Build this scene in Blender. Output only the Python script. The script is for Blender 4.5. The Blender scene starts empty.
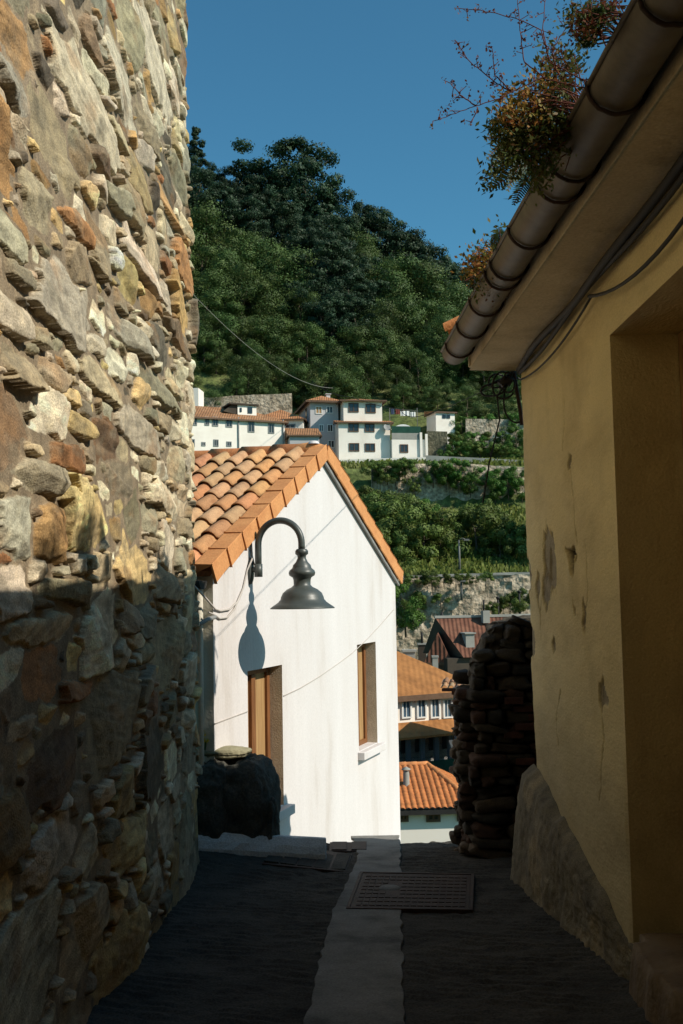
import bpy, bmesh, math, random
import numpy as np
from mathutils import Vector, Matrix

random.seed(11)
RNG = np.random.default_rng(11)
SC = bpy.context.scene
COL = SC.collection
R = math.radians

# ------------------------------------------------------------------ camera model (x right, y ahead, z up, metres)
FPX, CX, CY = 1000.0, 341.5, 512.0
EYE = Vector((0.0, 0.0, 1.68))
PITCH, ROLL = R(4.46), R(1.0)
_r0 = Vector((1, 0, 0)); _u0 = Vector((0, -math.sin(PITCH), math.cos(PITCH)))
FWD = Vector((0, math.cos(PITCH), math.sin(PITCH)))
RIGHT = _r0 * math.cos(ROLL) - _u0 * math.sin(ROLL)
UP = _u0 * math.cos(ROLL) + _r0 * math.sin(ROLL)

def ray(px, py):
    return FWD + RIGHT * ((px - CX) / FPX) - UP * ((py - CY) / FPX)

def at(px, py, Y):
    d = ray(px, py)
    return EYE + d * (Y / d.y)

def on_plane(px, py, p0, n):
    d = ray(px, py)
    return EYE + d * ((Vector(p0) - EYE).dot(n) / d.dot(n))

# ------------------------------------------------------------------ tagging
ORG = {}

def tag(o, label=None, cat=None, group=None, kind=None):
    if label: o['label'] = label
    if cat: o['category'] = cat
    if group: o['group'] = group
    if kind: o['kind'] = kind
    return o

def thing(name, loc, label, cat, group=None):
    o = bpy.data.objects.new(name, None)
    o.empty_display_size = 0.2
    COL.objects.link(o)
    o.location = loc
    ORG[o] = Vector(loc)
    return tag(o, label, cat, group)

def link_mesh(name, me, parent=None, org=None):
    o = bpy.data.objects.new(name, me)
    COL.objects.link(o)
    if parent is not None:
        o.parent = parent
        ORG[o] = ORG[parent]
    else:
        o.location = org
        ORG[o] = Vector(org)
    return o

def dup(root, loc, rz=0.0, sc=None, label=None, group=None):
    r = root.copy(); COL.objects.link(r)
    r.location = loc
    r.rotation_euler = (0, 0, rz)
    if sc is not None: r.scale = sc if hasattr(sc, '__len__') else (sc, sc, sc)
    if label: r['label'] = label
    if group: r['group'] = group
    for ch in list(root.children):
        c = ch.copy(); COL.objects.link(c); c.parent = r
        for g in list(ch.children):
            d = g.copy(); COL.objects.link(d); d.parent = c
    return r

# ------------------------------------------------------------------ mesh collector
class MB:
    def __init__(s, M=None):
        s.v = []; s.f = []; s.mi = []; s.sm = []; s.M = M or Matrix.Identity(4); s.m = 0
    def add(s, pts):
        i = len(s.v)
        s.v += [s.M @ Vector(p) for p in pts]
        return i
    def face(s, idx, smooth=False):
        s.f.append(tuple(idx)); s.mi.append(s.m); s.sm.append(smooth)
    def poly(s, pts, smooth=False):
        i = s.add(pts); s.face(range(i, i + len(pts)), smooth)
    def hexa(s, p):            # p: 4 bottom (ccw from above) + 4 top
        i = s.add(p)
        for q in ((3, 2, 1, 0), (4, 5, 6, 7), (0, 1, 5, 4), (1, 2, 6, 5), (2, 3, 7, 6), (3, 0, 4, 7)):
            s.face([i + k for k in q])
    def box(s, a, b):
        (x0, y0, z0), (x1, y1, z1) = a, b
        s.hexa([(x0, y0, z0), (x1, y0, z0), (x1, y1, z0), (x0, y1, z0), (x0, y0, z1), (x1, y0, z1), (x1, y1, z1), (x0, y1, z1)])
    def prism(s, pts, vec):
        pts = [Vector(p) for p in pts]; vec = Vector(vec); n = len(pts)
        nn = Vector((0, 0, 0))
        for k in range(n): nn += pts[k].cross(pts[(k + 1) % n])
        if nn.dot(vec) > 0: pts = pts[::-1]
        i = s.add(pts + [p + vec for p in pts])
        s.face([i + k for k in range(n)])
        s.face([i + n + k for k in reversed(range(n))])
        for k in range(n):
            j = (k + 1) % n
            s.face([i + j, i + k, i + n + k, i + n + j])
    def tube(s, path, r, seg=8, caps=True):
        path = [Vector(p) for p in path]; n = len(path)
        rr = r if hasattr(r, '__len__') else [r] * n
        prev = None; rings = []
        for k in range(n):
            t = (path[min(k + 1, n - 1)] - path[max(k - 1, 0)]).normalized()
            a = prev if prev is not None else (Vector((0, 0, 1)) if abs(t.z) < .9 else Vector((1, 0, 0)))
            u = (a - t * a.dot(t)).normalized(); w = t.cross(u); prev = u
            rings.append(s.add([path[k] + (u * math.cos(2 * math.pi * q / seg) + w * math.sin(2 * math.pi * q / seg)) * rr[k] for q in range(seg)]))
        for k in range(n - 1):
            for q in range(seg):
                q2 = (q + 1) % seg
                s.face((rings[k] + q, rings[k] + q2, rings[k + 1] + q2, rings[k + 1] + q), True)
        if caps:
            s.face([rings[0] + q for q in reversed(range(seg))]); s.face([rings[-1] + q for q in range(seg)])
    def lathe(s, prof, o, seg=40):
        o = Vector(o); rings = []
        for (r, z) in prof:
            rings.append(s.add([o + Vector((r * math.cos(2 * math.pi * q / seg), r * math.sin(2 * math.pi * q / seg), z)) for q in range(seg)]))
        for k in range(len(prof) - 1):
            for q in range(seg):
                q2 = (q + 1) % seg
                s.face((rings[k] + q, rings[k] + q2, rings[k + 1] + q2, rings[k + 1] + q), True)
    def build(s, name, mats, parent=None, bevel=0.0, org=None):
        me = bpy.data.meshes.new(name)
        if parent is not None: og = ORG[parent]
        elif org is not None: og = Vector(org)
        else:
            xs = [v.x for v in s.v]; ys = [v.y for v in s.v]; zs = [v.z for v in s.v]
            og = Vector(((min(xs) + max(xs)) / 2, (min(ys) + max(ys)) / 2, min(zs)))
        me.from_pydata([tuple(v - og) for v in s.v], [], s.f)
        for m in (mats if isinstance(mats, (list, tuple)) else [mats]): me.materials.append(m)
        me.polygons.foreach_set('material_index', s.mi)
        me.polygons.foreach_set('use_smooth', s.sm)
        me.update()
        o = link_mesh(name, me, parent, og)
        if bevel:
            b = o.modifiers.new('soft edges', 'BEVEL'); b.width = bevel; b.segments = 2; b.limit_method = 'ANGLE'
        return o

def np_mesh(name, V, Fq, mats, parent=None, org=(0, 0, 0), smooth=True, col=None, mi=None, nrm=None):
    """V (n,3) world coords, Fq (m,4) quads"""
    og = np.array(ORG[parent] if parent is not None else org, dtype=np.float64)
    V = np.asarray(V, dtype=np.float64) - og
    me = bpy.data.meshes.new(name)
    n, m = len(V), len(Fq); k = Fq.shape[1]
    me.vertices.add(n); me.vertices.foreach_set('co', V.astype(np.float32).ravel())
    me.loops.add(m * k); me.loops.foreach_set('vertex_index', Fq.astype(np.int32).ravel())
    me.polygons.add(m); me.polygons.foreach_set('loop_start', np.arange(0, m * k, k, dtype=np.int32))
    try: me.polygons.foreach_set('loop_total', np.full(m, k, dtype=np.int32))
    except Exception: pass
    me.polygons.foreach_set('use_smooth', np.full(m, bool(smooth)))
    for mm in (mats if isinstance(mats, (list, tuple)) else [mats]): me.materials.append(mm)
    if mi is not None: me.polygons.foreach_set('material_index', np.asarray(mi, dtype=np.int32))
    if col is not None:
        a = me.attributes.new('Col', 'FLOAT_COLOR', 'POINT')
        c4 = np.ones((n, 4), dtype=np.float32); c4[:, :3] = np.asarray(col).reshape(-1, 3)
        a.data.foreach_set('color', c4.ravel())
    me.update(calc_edges=True)
    if nrm is None: me.validate()
    else: me.normals_split_custom_set_from_vertices(np.asarray(nrm, dtype=np.float32))
    return link_mesh(name, me, parent, org)

def grid_faces(r, c, keep=None):
    i = np.arange(r * c).reshape(r, c)
    q = np.stack([i[:-1, :-1], i[:-1, 1:], i[1:, 1:], i[1:, :-1]], -1)
    if keep is not None: return q[keep]
    return q.reshape(-1, 4)

# ------------------------------------------------------------------ numpy noise
def _h(ix, iy, seed):
    n = (ix.astype(np.int64) * 374761393 + iy.astype(np.int64) * 668265263 + seed * 974711) & 0xffffffff
    n = ((n ^ (n >> 13)) * 1274126177) & 0xffffffff
    n ^= n >> 16
    return n / 4294967295.0

def vnoise(x, y, seed=0):
    x = np.asarray(x, dtype=np.float64); y = np.asarray(y, dtype=np.float64)
    ix = np.floor(x); iy = np.floor(y); fx = x - ix; fy = y - iy
    fx = fx * fx * fx * (fx * (fx * 6 - 15) + 10); fy = fy * fy * fy * (fy * (fy * 6 - 15) + 10)
    a = _h(ix, iy, seed); b = _h(ix + 1, iy, seed); c = _h(ix, iy + 1, seed); d = _h(ix + 1, iy + 1, seed)
    return (a + (b - a) * fx) * (1 - fy) + (c + (d - c) * fx) * fy

def fbm(x, y, octv=4, seed=0, gain=.5):
    s = 0.; a = 1.; t = 0.
    for k in range(octv):
        s = s + a * vnoise(np.asarray(x) * 2 ** k + 17.3 * k, np.asarray(y) * 2 ** k - 9.1 * k, seed + k); t += a; a *= gain
    return s / t * 2 - 1

def fbm3(P, freq, octv=3, seed=0):
    return (fbm(P[:, 0] * freq, P[:, 1] * freq, octv, seed) + fbm(P[:, 1] * freq + 5, P[:, 2] * freq, octv, seed + 31) + fbm(P[:, 2] * freq, P[:, 0] * freq + 9, octv, seed + 57)) / 1.7

def sstep(a, b, x):
    t = np.clip((x - a) / (b - a), 0, 1); return t * t * (3 - 2 * t)

# ------------------------------------------------------------------ materials
def mat(name, cols, scale=3.0, rough=.85, bump=.25, bscale=30., stretch=(1, 1, 1), attr=False, spec=.3, metal=0.,
        wave=None, fine=None, detail=6, bdist=.02):
    """cols: colours along a noise ramp; attr: colour attribute Col times the ramp; wave: (scale, rot_z, strength) corrugation;
    fine: (scale, amount) small grain in the colour"""
    m = bpy.data.materials.new(name); m.use_nodes = True
    nt = m.node_tree; N = nt.nodes; L = nt.links
    b = N['Principled BSDF']
    b.inputs['Roughness'].default_value = rough
    b.inputs['Specular IOR Level'].default_value = spec
    b.inputs['Metallic'].default_value = metal
    tc = N.new('ShaderNodeTexCoord'); mp = N.new('ShaderNodeMapping'); mp.inputs['Scale'].default_value = stretch
    L.new(tc.outputs['Object'], mp.inputs['Vector'])
    nz = N.new('ShaderNodeTexNoise'); nz.inputs['Scale'].default_value = scale; nz.inputs['Detail'].default_value = detail
    nz.inputs['Roughness'].default_value = .62
    L.new(mp.outputs['Vector'], nz.inputs['Vector'])
    rp = N.new('ShaderNodeValToRGB'); e = rp.color_ramp.elements
    n = len(cols)
    for k, c in enumerate(cols):
        pos = .32 + .36 * k / max(1, n - 1)
        el = e[k] if k < 2 else e.new(pos)
        el.position = pos; el.color = (*c, 1)
    if n == 1: e[1].color = (*cols[0], 1)
    L.new(nz.outputs['Fac'], rp.inputs['Fac'])
    out = rp.outputs['Color']
    def mul(a_out, b_out, fac=1.):
        mx = N.new('ShaderNodeMix'); mx.data_type = 'RGBA'; mx.blend_type = 'MULTIPLY'; mx.inputs['Factor'].default_value = fac
        L.new(a_out, mx.inputs[6]); L.new(b_out, mx.inputs[7]); return mx.outputs[2]
    if attr:
        at_ = N.new('ShaderNodeAttribute'); at_.attribute_name = 'Col'
        out = mul(out, at_.outputs['Color'])
    if fine:
        n2 = N.new('ShaderNodeTexNoise'); n2.inputs['Scale'].default_value = fine[0]; n2.inputs['Detail'].default_value = 3
        L.new(tc.outputs['Object'], n2.inputs['Vector'])
        mr = N.new('ShaderNodeMapRange'); mr.inputs[1].default_value = .3; mr.inputs[2].default_value = .7
        mr.inputs[3].default_value = 1 - fine[1]; mr.inputs[4].default_value = 1 + fine[1]
        L.new(n2.outputs['Fac'], mr.inputs[0])
        cb = N.new('ShaderNodeCombineColor')
        for q in range(3): L.new(mr.outputs[0], cb.inputs[q])
        out = mul(out, cb.outputs[0])
    L.new(out, b.inputs['Base Color'])
    last = None
    if bump:
        nb = N.new('ShaderNodeTexNoise'); nb.inputs['Scale'].default_value = bscale; nb.inputs['Detail'].default_value = 5
        L.new(mp.outputs['Vector'] if stretch != (1, 1, 1) else tc.outputs['Object'], nb.inputs['Vector'])
        bp = N.new('ShaderNodeBump'); bp.inputs['Strength'].default_value = bump; bp.inputs['Distance'].default_value = bdist
        L.new(nb.outputs['Fac'], bp.inputs['Height']); last = bp
    if wave:
        mw = N.new('ShaderNodeMapping'); mw.inputs['Rotation'].default_value = (0, 0, wave[1])
        L.new(tc.outputs['Object'], mw.inputs['Vector'])
        wv = N.new('ShaderNodeTexWave'); wv.inputs['Scale'].default_value = wave[0]; wv.inputs['Distortion'].default_value = .25
        wv.bands_direction = 'X'
        L.new(mw.outputs['Vector'], wv.inputs['Vector'])
        bw = N.new('ShaderNodeBump'); bw.inputs['Strength'].default_value = wave[2]; bw.inputs['Distance'].default_value = .12
        L.new(wv.outputs['Fac'], bw.inputs['Height'])
        if last: L.new(last.outputs['Normal'], bw.inputs['Normal'])
        last = bw
    if last: L.new(last.outputs['Normal'], b.inputs['Normal'])
    return m

def leaf_mat(name, cols, scale=.6, trans=.25, rough=.6):
    m = mat(name, cols, scale=scale, rough=rough, bump=0, spec=.25, fine=(2.5, .35))
    nt = m.node_tree; N = nt.nodes; L = nt.links; b = N['Principled BSDF']
    tr = N.new('ShaderNodeBsdfTranslucent'); mx = N.new('ShaderNodeMixShader'); mx.inputs[0].default_value = trans
    src = b.inputs['Base Color'].links[0].from_socket
    L.new(src, tr.inputs['Color']); L.new(b.outputs[0], mx.inputs[1]); L.new(tr.outputs[0], mx.inputs[2])
    L.new(mx.outputs[0], N['Material Output'].inputs['Surface'])
    return m

M = {}
M['stone'] = mat('rubble stone', [(.70, .70, .70), (1, 1, 1), (1.18, 1.16, 1.1)], scale=11, attr=True, rough=.9, bump=.6, bscale=95, fine=(110, .30), bdist=.010, detail=9)
M['ochre'] = mat('ochre limewash', [(.80, .78, .76), (1, 1, 1), (1.05, 1.05, 1.02)], scale=2.2, attr=True, rough=.92, bump=.5, bscale=55, fine=(90, .10), stretch=(1, .35, .9), bdist=.012)
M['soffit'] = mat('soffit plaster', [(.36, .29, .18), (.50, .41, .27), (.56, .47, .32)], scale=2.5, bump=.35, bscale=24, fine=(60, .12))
M['white'] = mat('white plaster', [(.56, .51, .475), (.635, .595, .575), (.655, .62, .605), (.68, .645, .63)], scale=1.1, stretch=(1.7, 1.7, .30), rough=.9, bump=.25, bscale=14, bdist=.02, fine=(45, .05))
M['greywall'] = mat('old cream render', [(.62, .57, .46), (.76, .71, .6)], scale=2.5, bump=.3)
M['reveal'] = mat('rough beige render', [(.48, .41, .30), (.62, .54, .41)], scale=6, bump=.6, bscale=60, fine=(120, .2))
M['wood'] = mat('brown stained wood', [(.13, .05, .018), (.26, .11, .04)], scale=5, stretch=(8, 8, .6), rough=.5, bump=.15, bscale=12)
M['wood_pale'] = mat('pale varnished wood', [(.30, .17, .07), (.44, .27, .12)], scale=4, stretch=(8, 8, .5), rough=.5, bump=.1, bscale=12)
M['tile'] = mat('terracotta roof tile', [(.78, .72, .70), (1, 1, 1), (1.08, 1.05, 1.0)], scale=7, attr=True, rough=.85, bump=.3, bscale=45, fine=(60, .16))
M['terracotta'] = mat('terracotta edge tile', [(.52, .22, .08), (.64, .30, .115)], scale=3.5, rough=.8, bump=.2, bscale=40, fine=(40, .12))
M['lamp'] = mat('dark green lamp enamel', [(.050, .058, .053), (.07, .08, .073)], scale=6, rough=.42, bump=.05, spec=.5)
M['lamp_in'] = mat('lamp shade white enamel', [(.75, .74, .7)], rough=.5, bump=0)
M['cable'] = mat('black cable rubber', [(.018, .017, .016), (.03, .028, .026)], rough=.7, bump=0)
M['cable_pale'] = mat('pale weathered cable', [(.42, .38, .34), (.5, .46, .42)], rough=.8, bump=0)
M['zinc'] = mat('brown weathered zinc', [(.075, .062, .048), (.115, .096, .074), (.15, .125, .098)], scale=5, rough=.55, bump=.12, bscale=20, spec=.4)
M['iron'] = mat('rusty dark iron', [(.024, .015, .012), (.052, .028, .020)], scale=8, rough=.75, bump=.3, bscale=60)
M['road'] = mat('dark road concrete', [(.035, .033, .029), (.055, .052, .045), (.075, .07, .06)], scale=1.6, rough=.95, bump=.7, bscale=45, fine=(70, .35), bdist=.012, spec=.15)
M['strip'] = mat('pale road concrete', [(.10, .10, .095), (.20, .195, .18), (.25, .245, .23)], scale=2.6, rough=.95, bump=.35, bscale=40, fine=(80, .2), spec=.15)
M['band'] = mat('grey concrete band', [(.48, .50, .50), (.68, .70, .70)], scale=4, rough=.95, bump=.35, bscale=40, fine=(80, .2), spec=.15)
M['darkstone'] = mat('dark mossy masonry', [(.05, .05, .03), (.12, .11, .07), (.2, .17, .11)], scale=1.2, bump=.9, bscale=3, fine=(4, .4), bdist=.2)
M['paving'] = mat('pale bounce paving', [(.40, .37, .32), (.52, .48, .42)], scale=2, bump=.2, bscale=10)  # for the added bounce sheet below the crest
M['rock'] = mat('dark mossy rock', [(.035, .036, .03), (.075, .072, .06), (.12, .11, .09)], scale=3, bump=.8, bscale=18, fine=(50, .3))
M['cap'] = mat('lichen concrete cap', [(.22, .2, .12), (.34, .31, .2)], scale=6, bump=.5, bscale=30)
M['brick'] = mat('old red brick', [(.05, .022, .016), (.10, .042, .03)], scale=9, bump=.5, bscale=40)
M['stepstone'] = mat('worn brown step', [(.10, .07, .04), (.17, .12, .07), (.2, .15, .09)], scale=3, bump=.5, bscale=30)
M['glass'] = mat('dark window glass', [(.02, .024, .028), (.035, .04, .045)], rough=.12, bump=0, spec=.6)
M['glass_blue'] = mat('blue reflecting glass', [(.05, .085, .12), (.08, .13, .18)], rough=.15, bump=0, spec=.7)
M['frame_brown'] = mat('brown window frame', [(.10, .055, .03), (.15, .085, .05)], rough=.6, bump=0)
M['frame_grey'] = mat('grey window frame', [(.20, .20, .19), (.28, .28, .27)], rough=.6, bump=0)
M['frame_white'] = mat('white window frame', [(.7, .68, .64)], rough=.6, bump=0)
M['house_white'] = mat('whitewashed wall', [(.80, .715, .62), (.88, .805, .71), (.90, .83, .74)], scale=.5, rough=.9, bump=.1, bscale=4)
M['house_grey'] = mat('pale grey wall', [(.44, .42, .42), (.52, .50, .50)], scale=.4, rough=.9, bump=.1, bscale=4)
M['house_dark'] = mat('dark old wall', [(.045, .035, .028), (.09, .07, .05)], scale=.6, rough=.95, bump=.3, bscale=4)
M['shade_wall'] = mat('blue grey painted shade', [(.06, .07, .08), (.10, .11, .12)], scale=.8, rough=.9, bump=0)  # gallery shade put into the wall colour
M['concrete'] = mat('grey concrete', [(.26, .25, .22), (.36, .35, .31)], scale=.8, bump=.2, bscale=5)
M['farstone'] = mat('hillside masonry', [(.22, .17, .11), (.42, .34, .245), (.54, .455, .35)], scale=.9, rough=.95, bump=.9, bscale=3.2, fine=(3.5, .45), bdist=.22, detail=10)
M['green_net'] = mat('dark green netting', [(.01, .05, .035), (.018, .075, .05)], rough=.9, bump=0)
M['cloth_red'] = mat('red cloth', [(.22, .06, .045)], bump=0)
M['cloth_blue'] = mat('blue cloth', [(.07, .10, .18)], bump=0)
M['cloth_white'] = mat('white cloth', [(.75, .73, .7)], bump=0)
M['pole'] = mat('dull metal pole', [(.10, .10, .09), (.16, .16, .15)], rough=.6, bump=0)
M['bark'] = mat('tree bark', [(.07, .05, .035), (.13, .10, .07)], scale=2, stretch=(3, 3, .5), bump=.5, bscale=6)
M['earth'] = mat('hill grass and soil', [(.040, .055, .016), (.075, .10, .026), (.12, .14, .042), (.17, .15, .07)], scale=.22, rough=.95, bump=.8, bscale=1.4, fine=(1.8, .45), bdist=.4, detail=10)
# ------------------------------------------------------------------ world, sun, camera
SUN_AZ, SUN_EL = (0.913, -0.408), 37.5            # horizontal direction towards the sun, elevation
W = bpy.data.worlds.new('World'); SC.world = W; W.use_nodes = True
nt = W.node_tree
sky = nt.nodes.new('ShaderNodeTexSky'); sky.sky_type = 'NISHITA'; sky.sun_disc = False
sky.sun_elevation = R(SUN_EL); sky.sun_rotation = math.atan2(SUN_AZ[0], SUN_AZ[1])
sky.air_density = 1.0; sky.dust_density = 0.45; sky.ozone_density = 1.6; sky.altitude = 50
tint = nt.nodes.new('ShaderNodeMix'); tint.data_type = 'RGBA'; tint.blend_type = 'MULTIPLY'; tint.inputs['Factor'].default_value = 1; tint.inputs[7].default_value = (.46, 1.0, 1.06, 1)
nt.links.new(sky.outputs[0], tint.inputs[6]); nt.links.new(tint.outputs[2], nt.nodes['Background'].inputs['Color'])
nt.nodes['Background'].inputs['Strength'].default_value = 0.112
sd = bpy.data.lights.new('sun', 'SUN'); sd.energy = 5.0; sd.angle = R(.53); sd.color = (1, .925, .80)
so = bpy.data.objects.new('sun', sd); COL.objects.link(so)
_az = Vector((SUN_AZ[0], SUN_AZ[1], 0)).normalized()
_ts = _az * math.cos(R(SUN_EL)) + Vector((0, 0, math.sin(R(SUN_EL))))
so.rotation_euler = (-_ts).to_track_quat('-Z', 'Y').to_euler(); so.location = (20, -20, 40)

cd = bpy.data.cameras.new('camera'); cd.sensor_fit = 'VERTICAL'; cd.sensor_height = 36; cd.lens = 36 * FPX / 1024
cd.clip_start = .05; cd.clip_end = 3000
co = bpy.data.objects.new('camera', cd); COL.objects.link(co)
rm = Matrix((RIGHT, UP, -FWD)).transposed().to_4x4(); rm.translation = EYE
co.matrix_world = rm; SC.camera = co
SC.view_settings.view_transform = 'Standard'; SC.view_settings.look = 'None'; SC.view_settings.gamma = 1
SC.view_settings.exposure = 0; SC.view_settings.use_curve_mapping = False
SC.cycles.max_bounces = 6; SC.cycles.use_denoising = True
SC.cycles.sample_clamp_indirect = 6

SL = .097
def road_z(y): return -SL * y
RN = Vector((0, SL, 1)).normalized()
def on_road(px, py, dz=0.): return on_plane(px, py, Vector((0, 0, dz)), RN)

# ------------------------------------------------------------------ road
CREST = 11.15
xs = np.concatenate([np.arange(-1.75, 1.95, .022)]); ys = np.concatenate([np.arange(-7, 3.2, .3), np.arange(3.2, CREST, .022), np.array([CREST, CREST + .08, CREST + .3, CREST + .6])])
X, Y = np.meshgrid(xs, ys)
def broom(X, Y):
    ph = (Y + X * .35 + .10 * fbm(X * 1.2, Y * 1.2, 3, 5)) / .11
    return np.abs(((ph) % 1.) - .5) * 2
b_ = broom(X, Y)
Z = -SL * Y + .014 * sstep(.1, .6, b_) * sstep(.25, .7, vnoise(X * 5, Y * 7, 3)) + .010 * fbm(X * 14, Y * 14, 3, 6) + .008 * fbm(X * 2.2, Y * 2.2, 4, 8)
Z = Z + .05 * sstep(1.2, 1.9, X) + .16 * sstep(8.7, 9.75, Y) * np.clip((-.15 - X) / 1.2, 0, 1)
drop = np.clip(Y - CREST + .001, 0, None); Z = Z - 1.5 * drop - .02 * (drop > 0)
np_mesh('road', np.stack([X, Y, Z], -1).reshape(-1, 3), grid_faces(*X.shape), M['road'])
tag(bpy.data.objects['road'], kind='structure')

def road_patch(name, outline, m, dz, thick=.03, jag=0.0, n=40):
    """a slab lying in the road surface; outline in road x,y"""
    pts = []
    for k in range(len(outline)):
        a = Vector(outline[k]); b2 = Vector(outline[(k + 1) % len(outline)])
        L_ = (b2 - a).length; q = max(1, int(L_ / .12))
        for j in range(q):
            p = a.lerp(b2, j / q)
            nrm = Vector((-(b2 - a).y, (b2 - a).x)).normalized()
            p = p + nrm * jag * (random.random() - .5) * 2
            pts.append(p)
    mb = MB(); mb.prism([(p.x, p.y, road_z(p.y) + dz) for p in pts], (0, 0, -thick))
    return mb
def rxy(px, py):
    p = on_road(px, py); return (p.x, p.y)
# pale central strip
strip = [rxy(306, 1024), rxy(404, 1024), rxy(401.5, 900), rxy(399.5, 837), rxy(352, 838), rxy(358, 858), rxy(330, 920)]
strip = [(strip[0][0] - .06, -6.0), (strip[1][0] + .02, -6.0)] + strip[1:]  + [strip[0]]
mb = road_patch('x', strip, M['strip'], .024, jag=.014)
tag(mb.build('road_strip', M['strip'], bevel=.006), kind='structure')
# unseen pale sheet below the crest, added to bounce sun onto the gable
X2, Y2 = np.meshgrid(np.arange(-.25, 11, .25), np.arange(12.3, 20.2, .25)); Z2 = -3.6 + .03 * fbm(X2, Y2, 3, 9)
tag(np_mesh('bounce_sheet', np.stack([X2, Y2, Z2], -1).reshape(-1, 3), grid_faces(*X2.shape), M['paving']), kind='structure')
# raised concrete kerb along the crest at left
kb = MB(); ka = [at(193, 848, 9.72), at(326, 855, 9.95)]; kt = [at(194, 831.5, 9.80), at(326, 838.5, 10.02)]
nseg = 14; ring0 = None
for k in range(nseg + 1):
    t = k / nseg; j1, j2, j3 = [random.uniform(-.008, .008) for _ in range(3)]
    a_ = ka[0].lerp(ka[1], t); b_ = kt[0].lerp(kt[1], t)
    pts = [a_ + Vector((0, 0, -.5)), a_ + Vector((0, j1, 0)), a_.lerp(b_, .45) + Vector((0, j3 - .012, j1)), b_ + Vector((0, 0, j2)), b_ + Vector((0, .09, -.01)), b_ + Vector((0, .12, -.5))]
    i0 = kb.add(pts)
    if ring0 is not None:
        for q in range(6): kb.face((ring0 + q, i0 + q, i0 + (q + 1) % 6, ring0 + (q + 1) % 6))
    else: kb.face([i0 + q for q in range(6)])
    ring0 = i0
kb.face([ring0 + q for q in reversed(range(6))])
tag(kb.build('crest_kerb', M['band'], bevel=.012), kind='structure')

# manhole cover with raised studs
c = [Vector(rxy(*q)) for q in ((346, 912), (473, 914), (474.5, 877), (360, 875))]
mc = thing('manhole_cover', (c[0].x, c[0].y, road_z(c[0].y)), 'dark rusty rectangular manhole cover set across the pale road strip', 'manhole cover')
mb = MB(); fr = MB()
def bil(u, v): return c[0].lerp(c[1], u).lerp(c[3].lerp(c[2], u), v)
def rp3(u, v, dz): p = bil(u, v); return (p.x, p.y, road_z(p.y) + dz)
mb.prism([rp3(.03, .03, .026), rp3(.97, .03, .026), rp3(.97, .97, .026), rp3(.03, .97, .026)], (0, 0, -.05))
st = MB()
for i in range(16):
    for j in range(9):
        u, v = .06 + .88 * (i + .15) / 16, .06 + .88 * (j + .15) / 9
        du, dv = .88 / 16 * .78, .88 / 9 * .72
        if ((u - .30) / .09) ** 2 + ((v - .52) / .2) ** 2 < 1: continue
        st.prism([rp3(u, v, .031), rp3(u + du, v, .031), rp3(u + du, v + dv, .031), rp3(u, v + dv, .031)], (0, 0, -.012))
lid = mb.build('lid', M['iron'], mc, bevel=.003)
st.build('stud_pattern', M['iron'], lid)
for a, b2 in (((0, 0), (1, .028)), ((0, .972), (1, 1)), ((0, .03), (.028, .97)), ((.972, .03), (1, .97))):
    fr.prism([rp3(a[0], a[1], .032), rp3(b2[0], a[1], .032), rp3(b2[0], b2[1], .032), rp3(a[0], b2[1], .032)], (0, 0, -.05))
fr.build('frame', M['iron'], mc, bevel=.002)
md = MB()
p = bil(.30, .52); md.lathe([(.0, .034), (.085, .034), (.09, .03), (.09, .02)], (p.x, p.y, road_z(p.y)), 24)
md.build('maker_disc', M['strip'], mc)

# stone drain cover and small grate beside the crest
def slab_grid(name, label, cat, q, nu, m, dz, gap):
    c4 = [Vector(rxy(*k)) for k in q]
    t = thing(name, (c4[0].x, c4[0].y, road_z(c4[0].y)), label, cat)
    def bl(u, v): return c4[0].lerp(c4[1], u).lerp(c4[3].lerp(c4[2], u), v)
    def r3(u, v, d):
        p = bl(u, v); ex_ = .16 * float(sstep(8.7, 9.75, p.y)) * min(1, max(0, (-.15 - p.x) / 1.2))
        return (p.x, p.y, road_z(p.y) + d + ex_)
    mb = MB(); mb.prism([r3(0, 0, dz - .015), r3(1, 0, dz - .015), r3(1, 1, dz - .015), r3(0, 1, dz - .015)], (0, 0, -.05))
    mb.build('base_frame', M['iron'], t)
    mb = MB()
    for k in range(nu):
        a, b3 = (k + gap) / nu, (k + 1 - gap) / nu
        mb.prism([r3(a, .06, dz), r3(b3, .06, dz), r3(b3, .94, dz), r3(a, .94, dz)], (0, 0, -.012))
    mb.build('bars', m, t, bevel=.003)
slab_grid('drain_cover', 'worn dark drain cover of five slabs below the pale kerb', 'drain cover', ((262, 873), (346, 873), (352, 855), (276, 855)), 5, M['road'], .028, .06)
slab_grid('drain_grate', 'small slotted iron grate at the end of the pale kerb', 'drain grate', ((329, 853), (369, 852.5), (369, 843.5), (330, 844)), 2, M['iron'], .03, .12)

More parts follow.
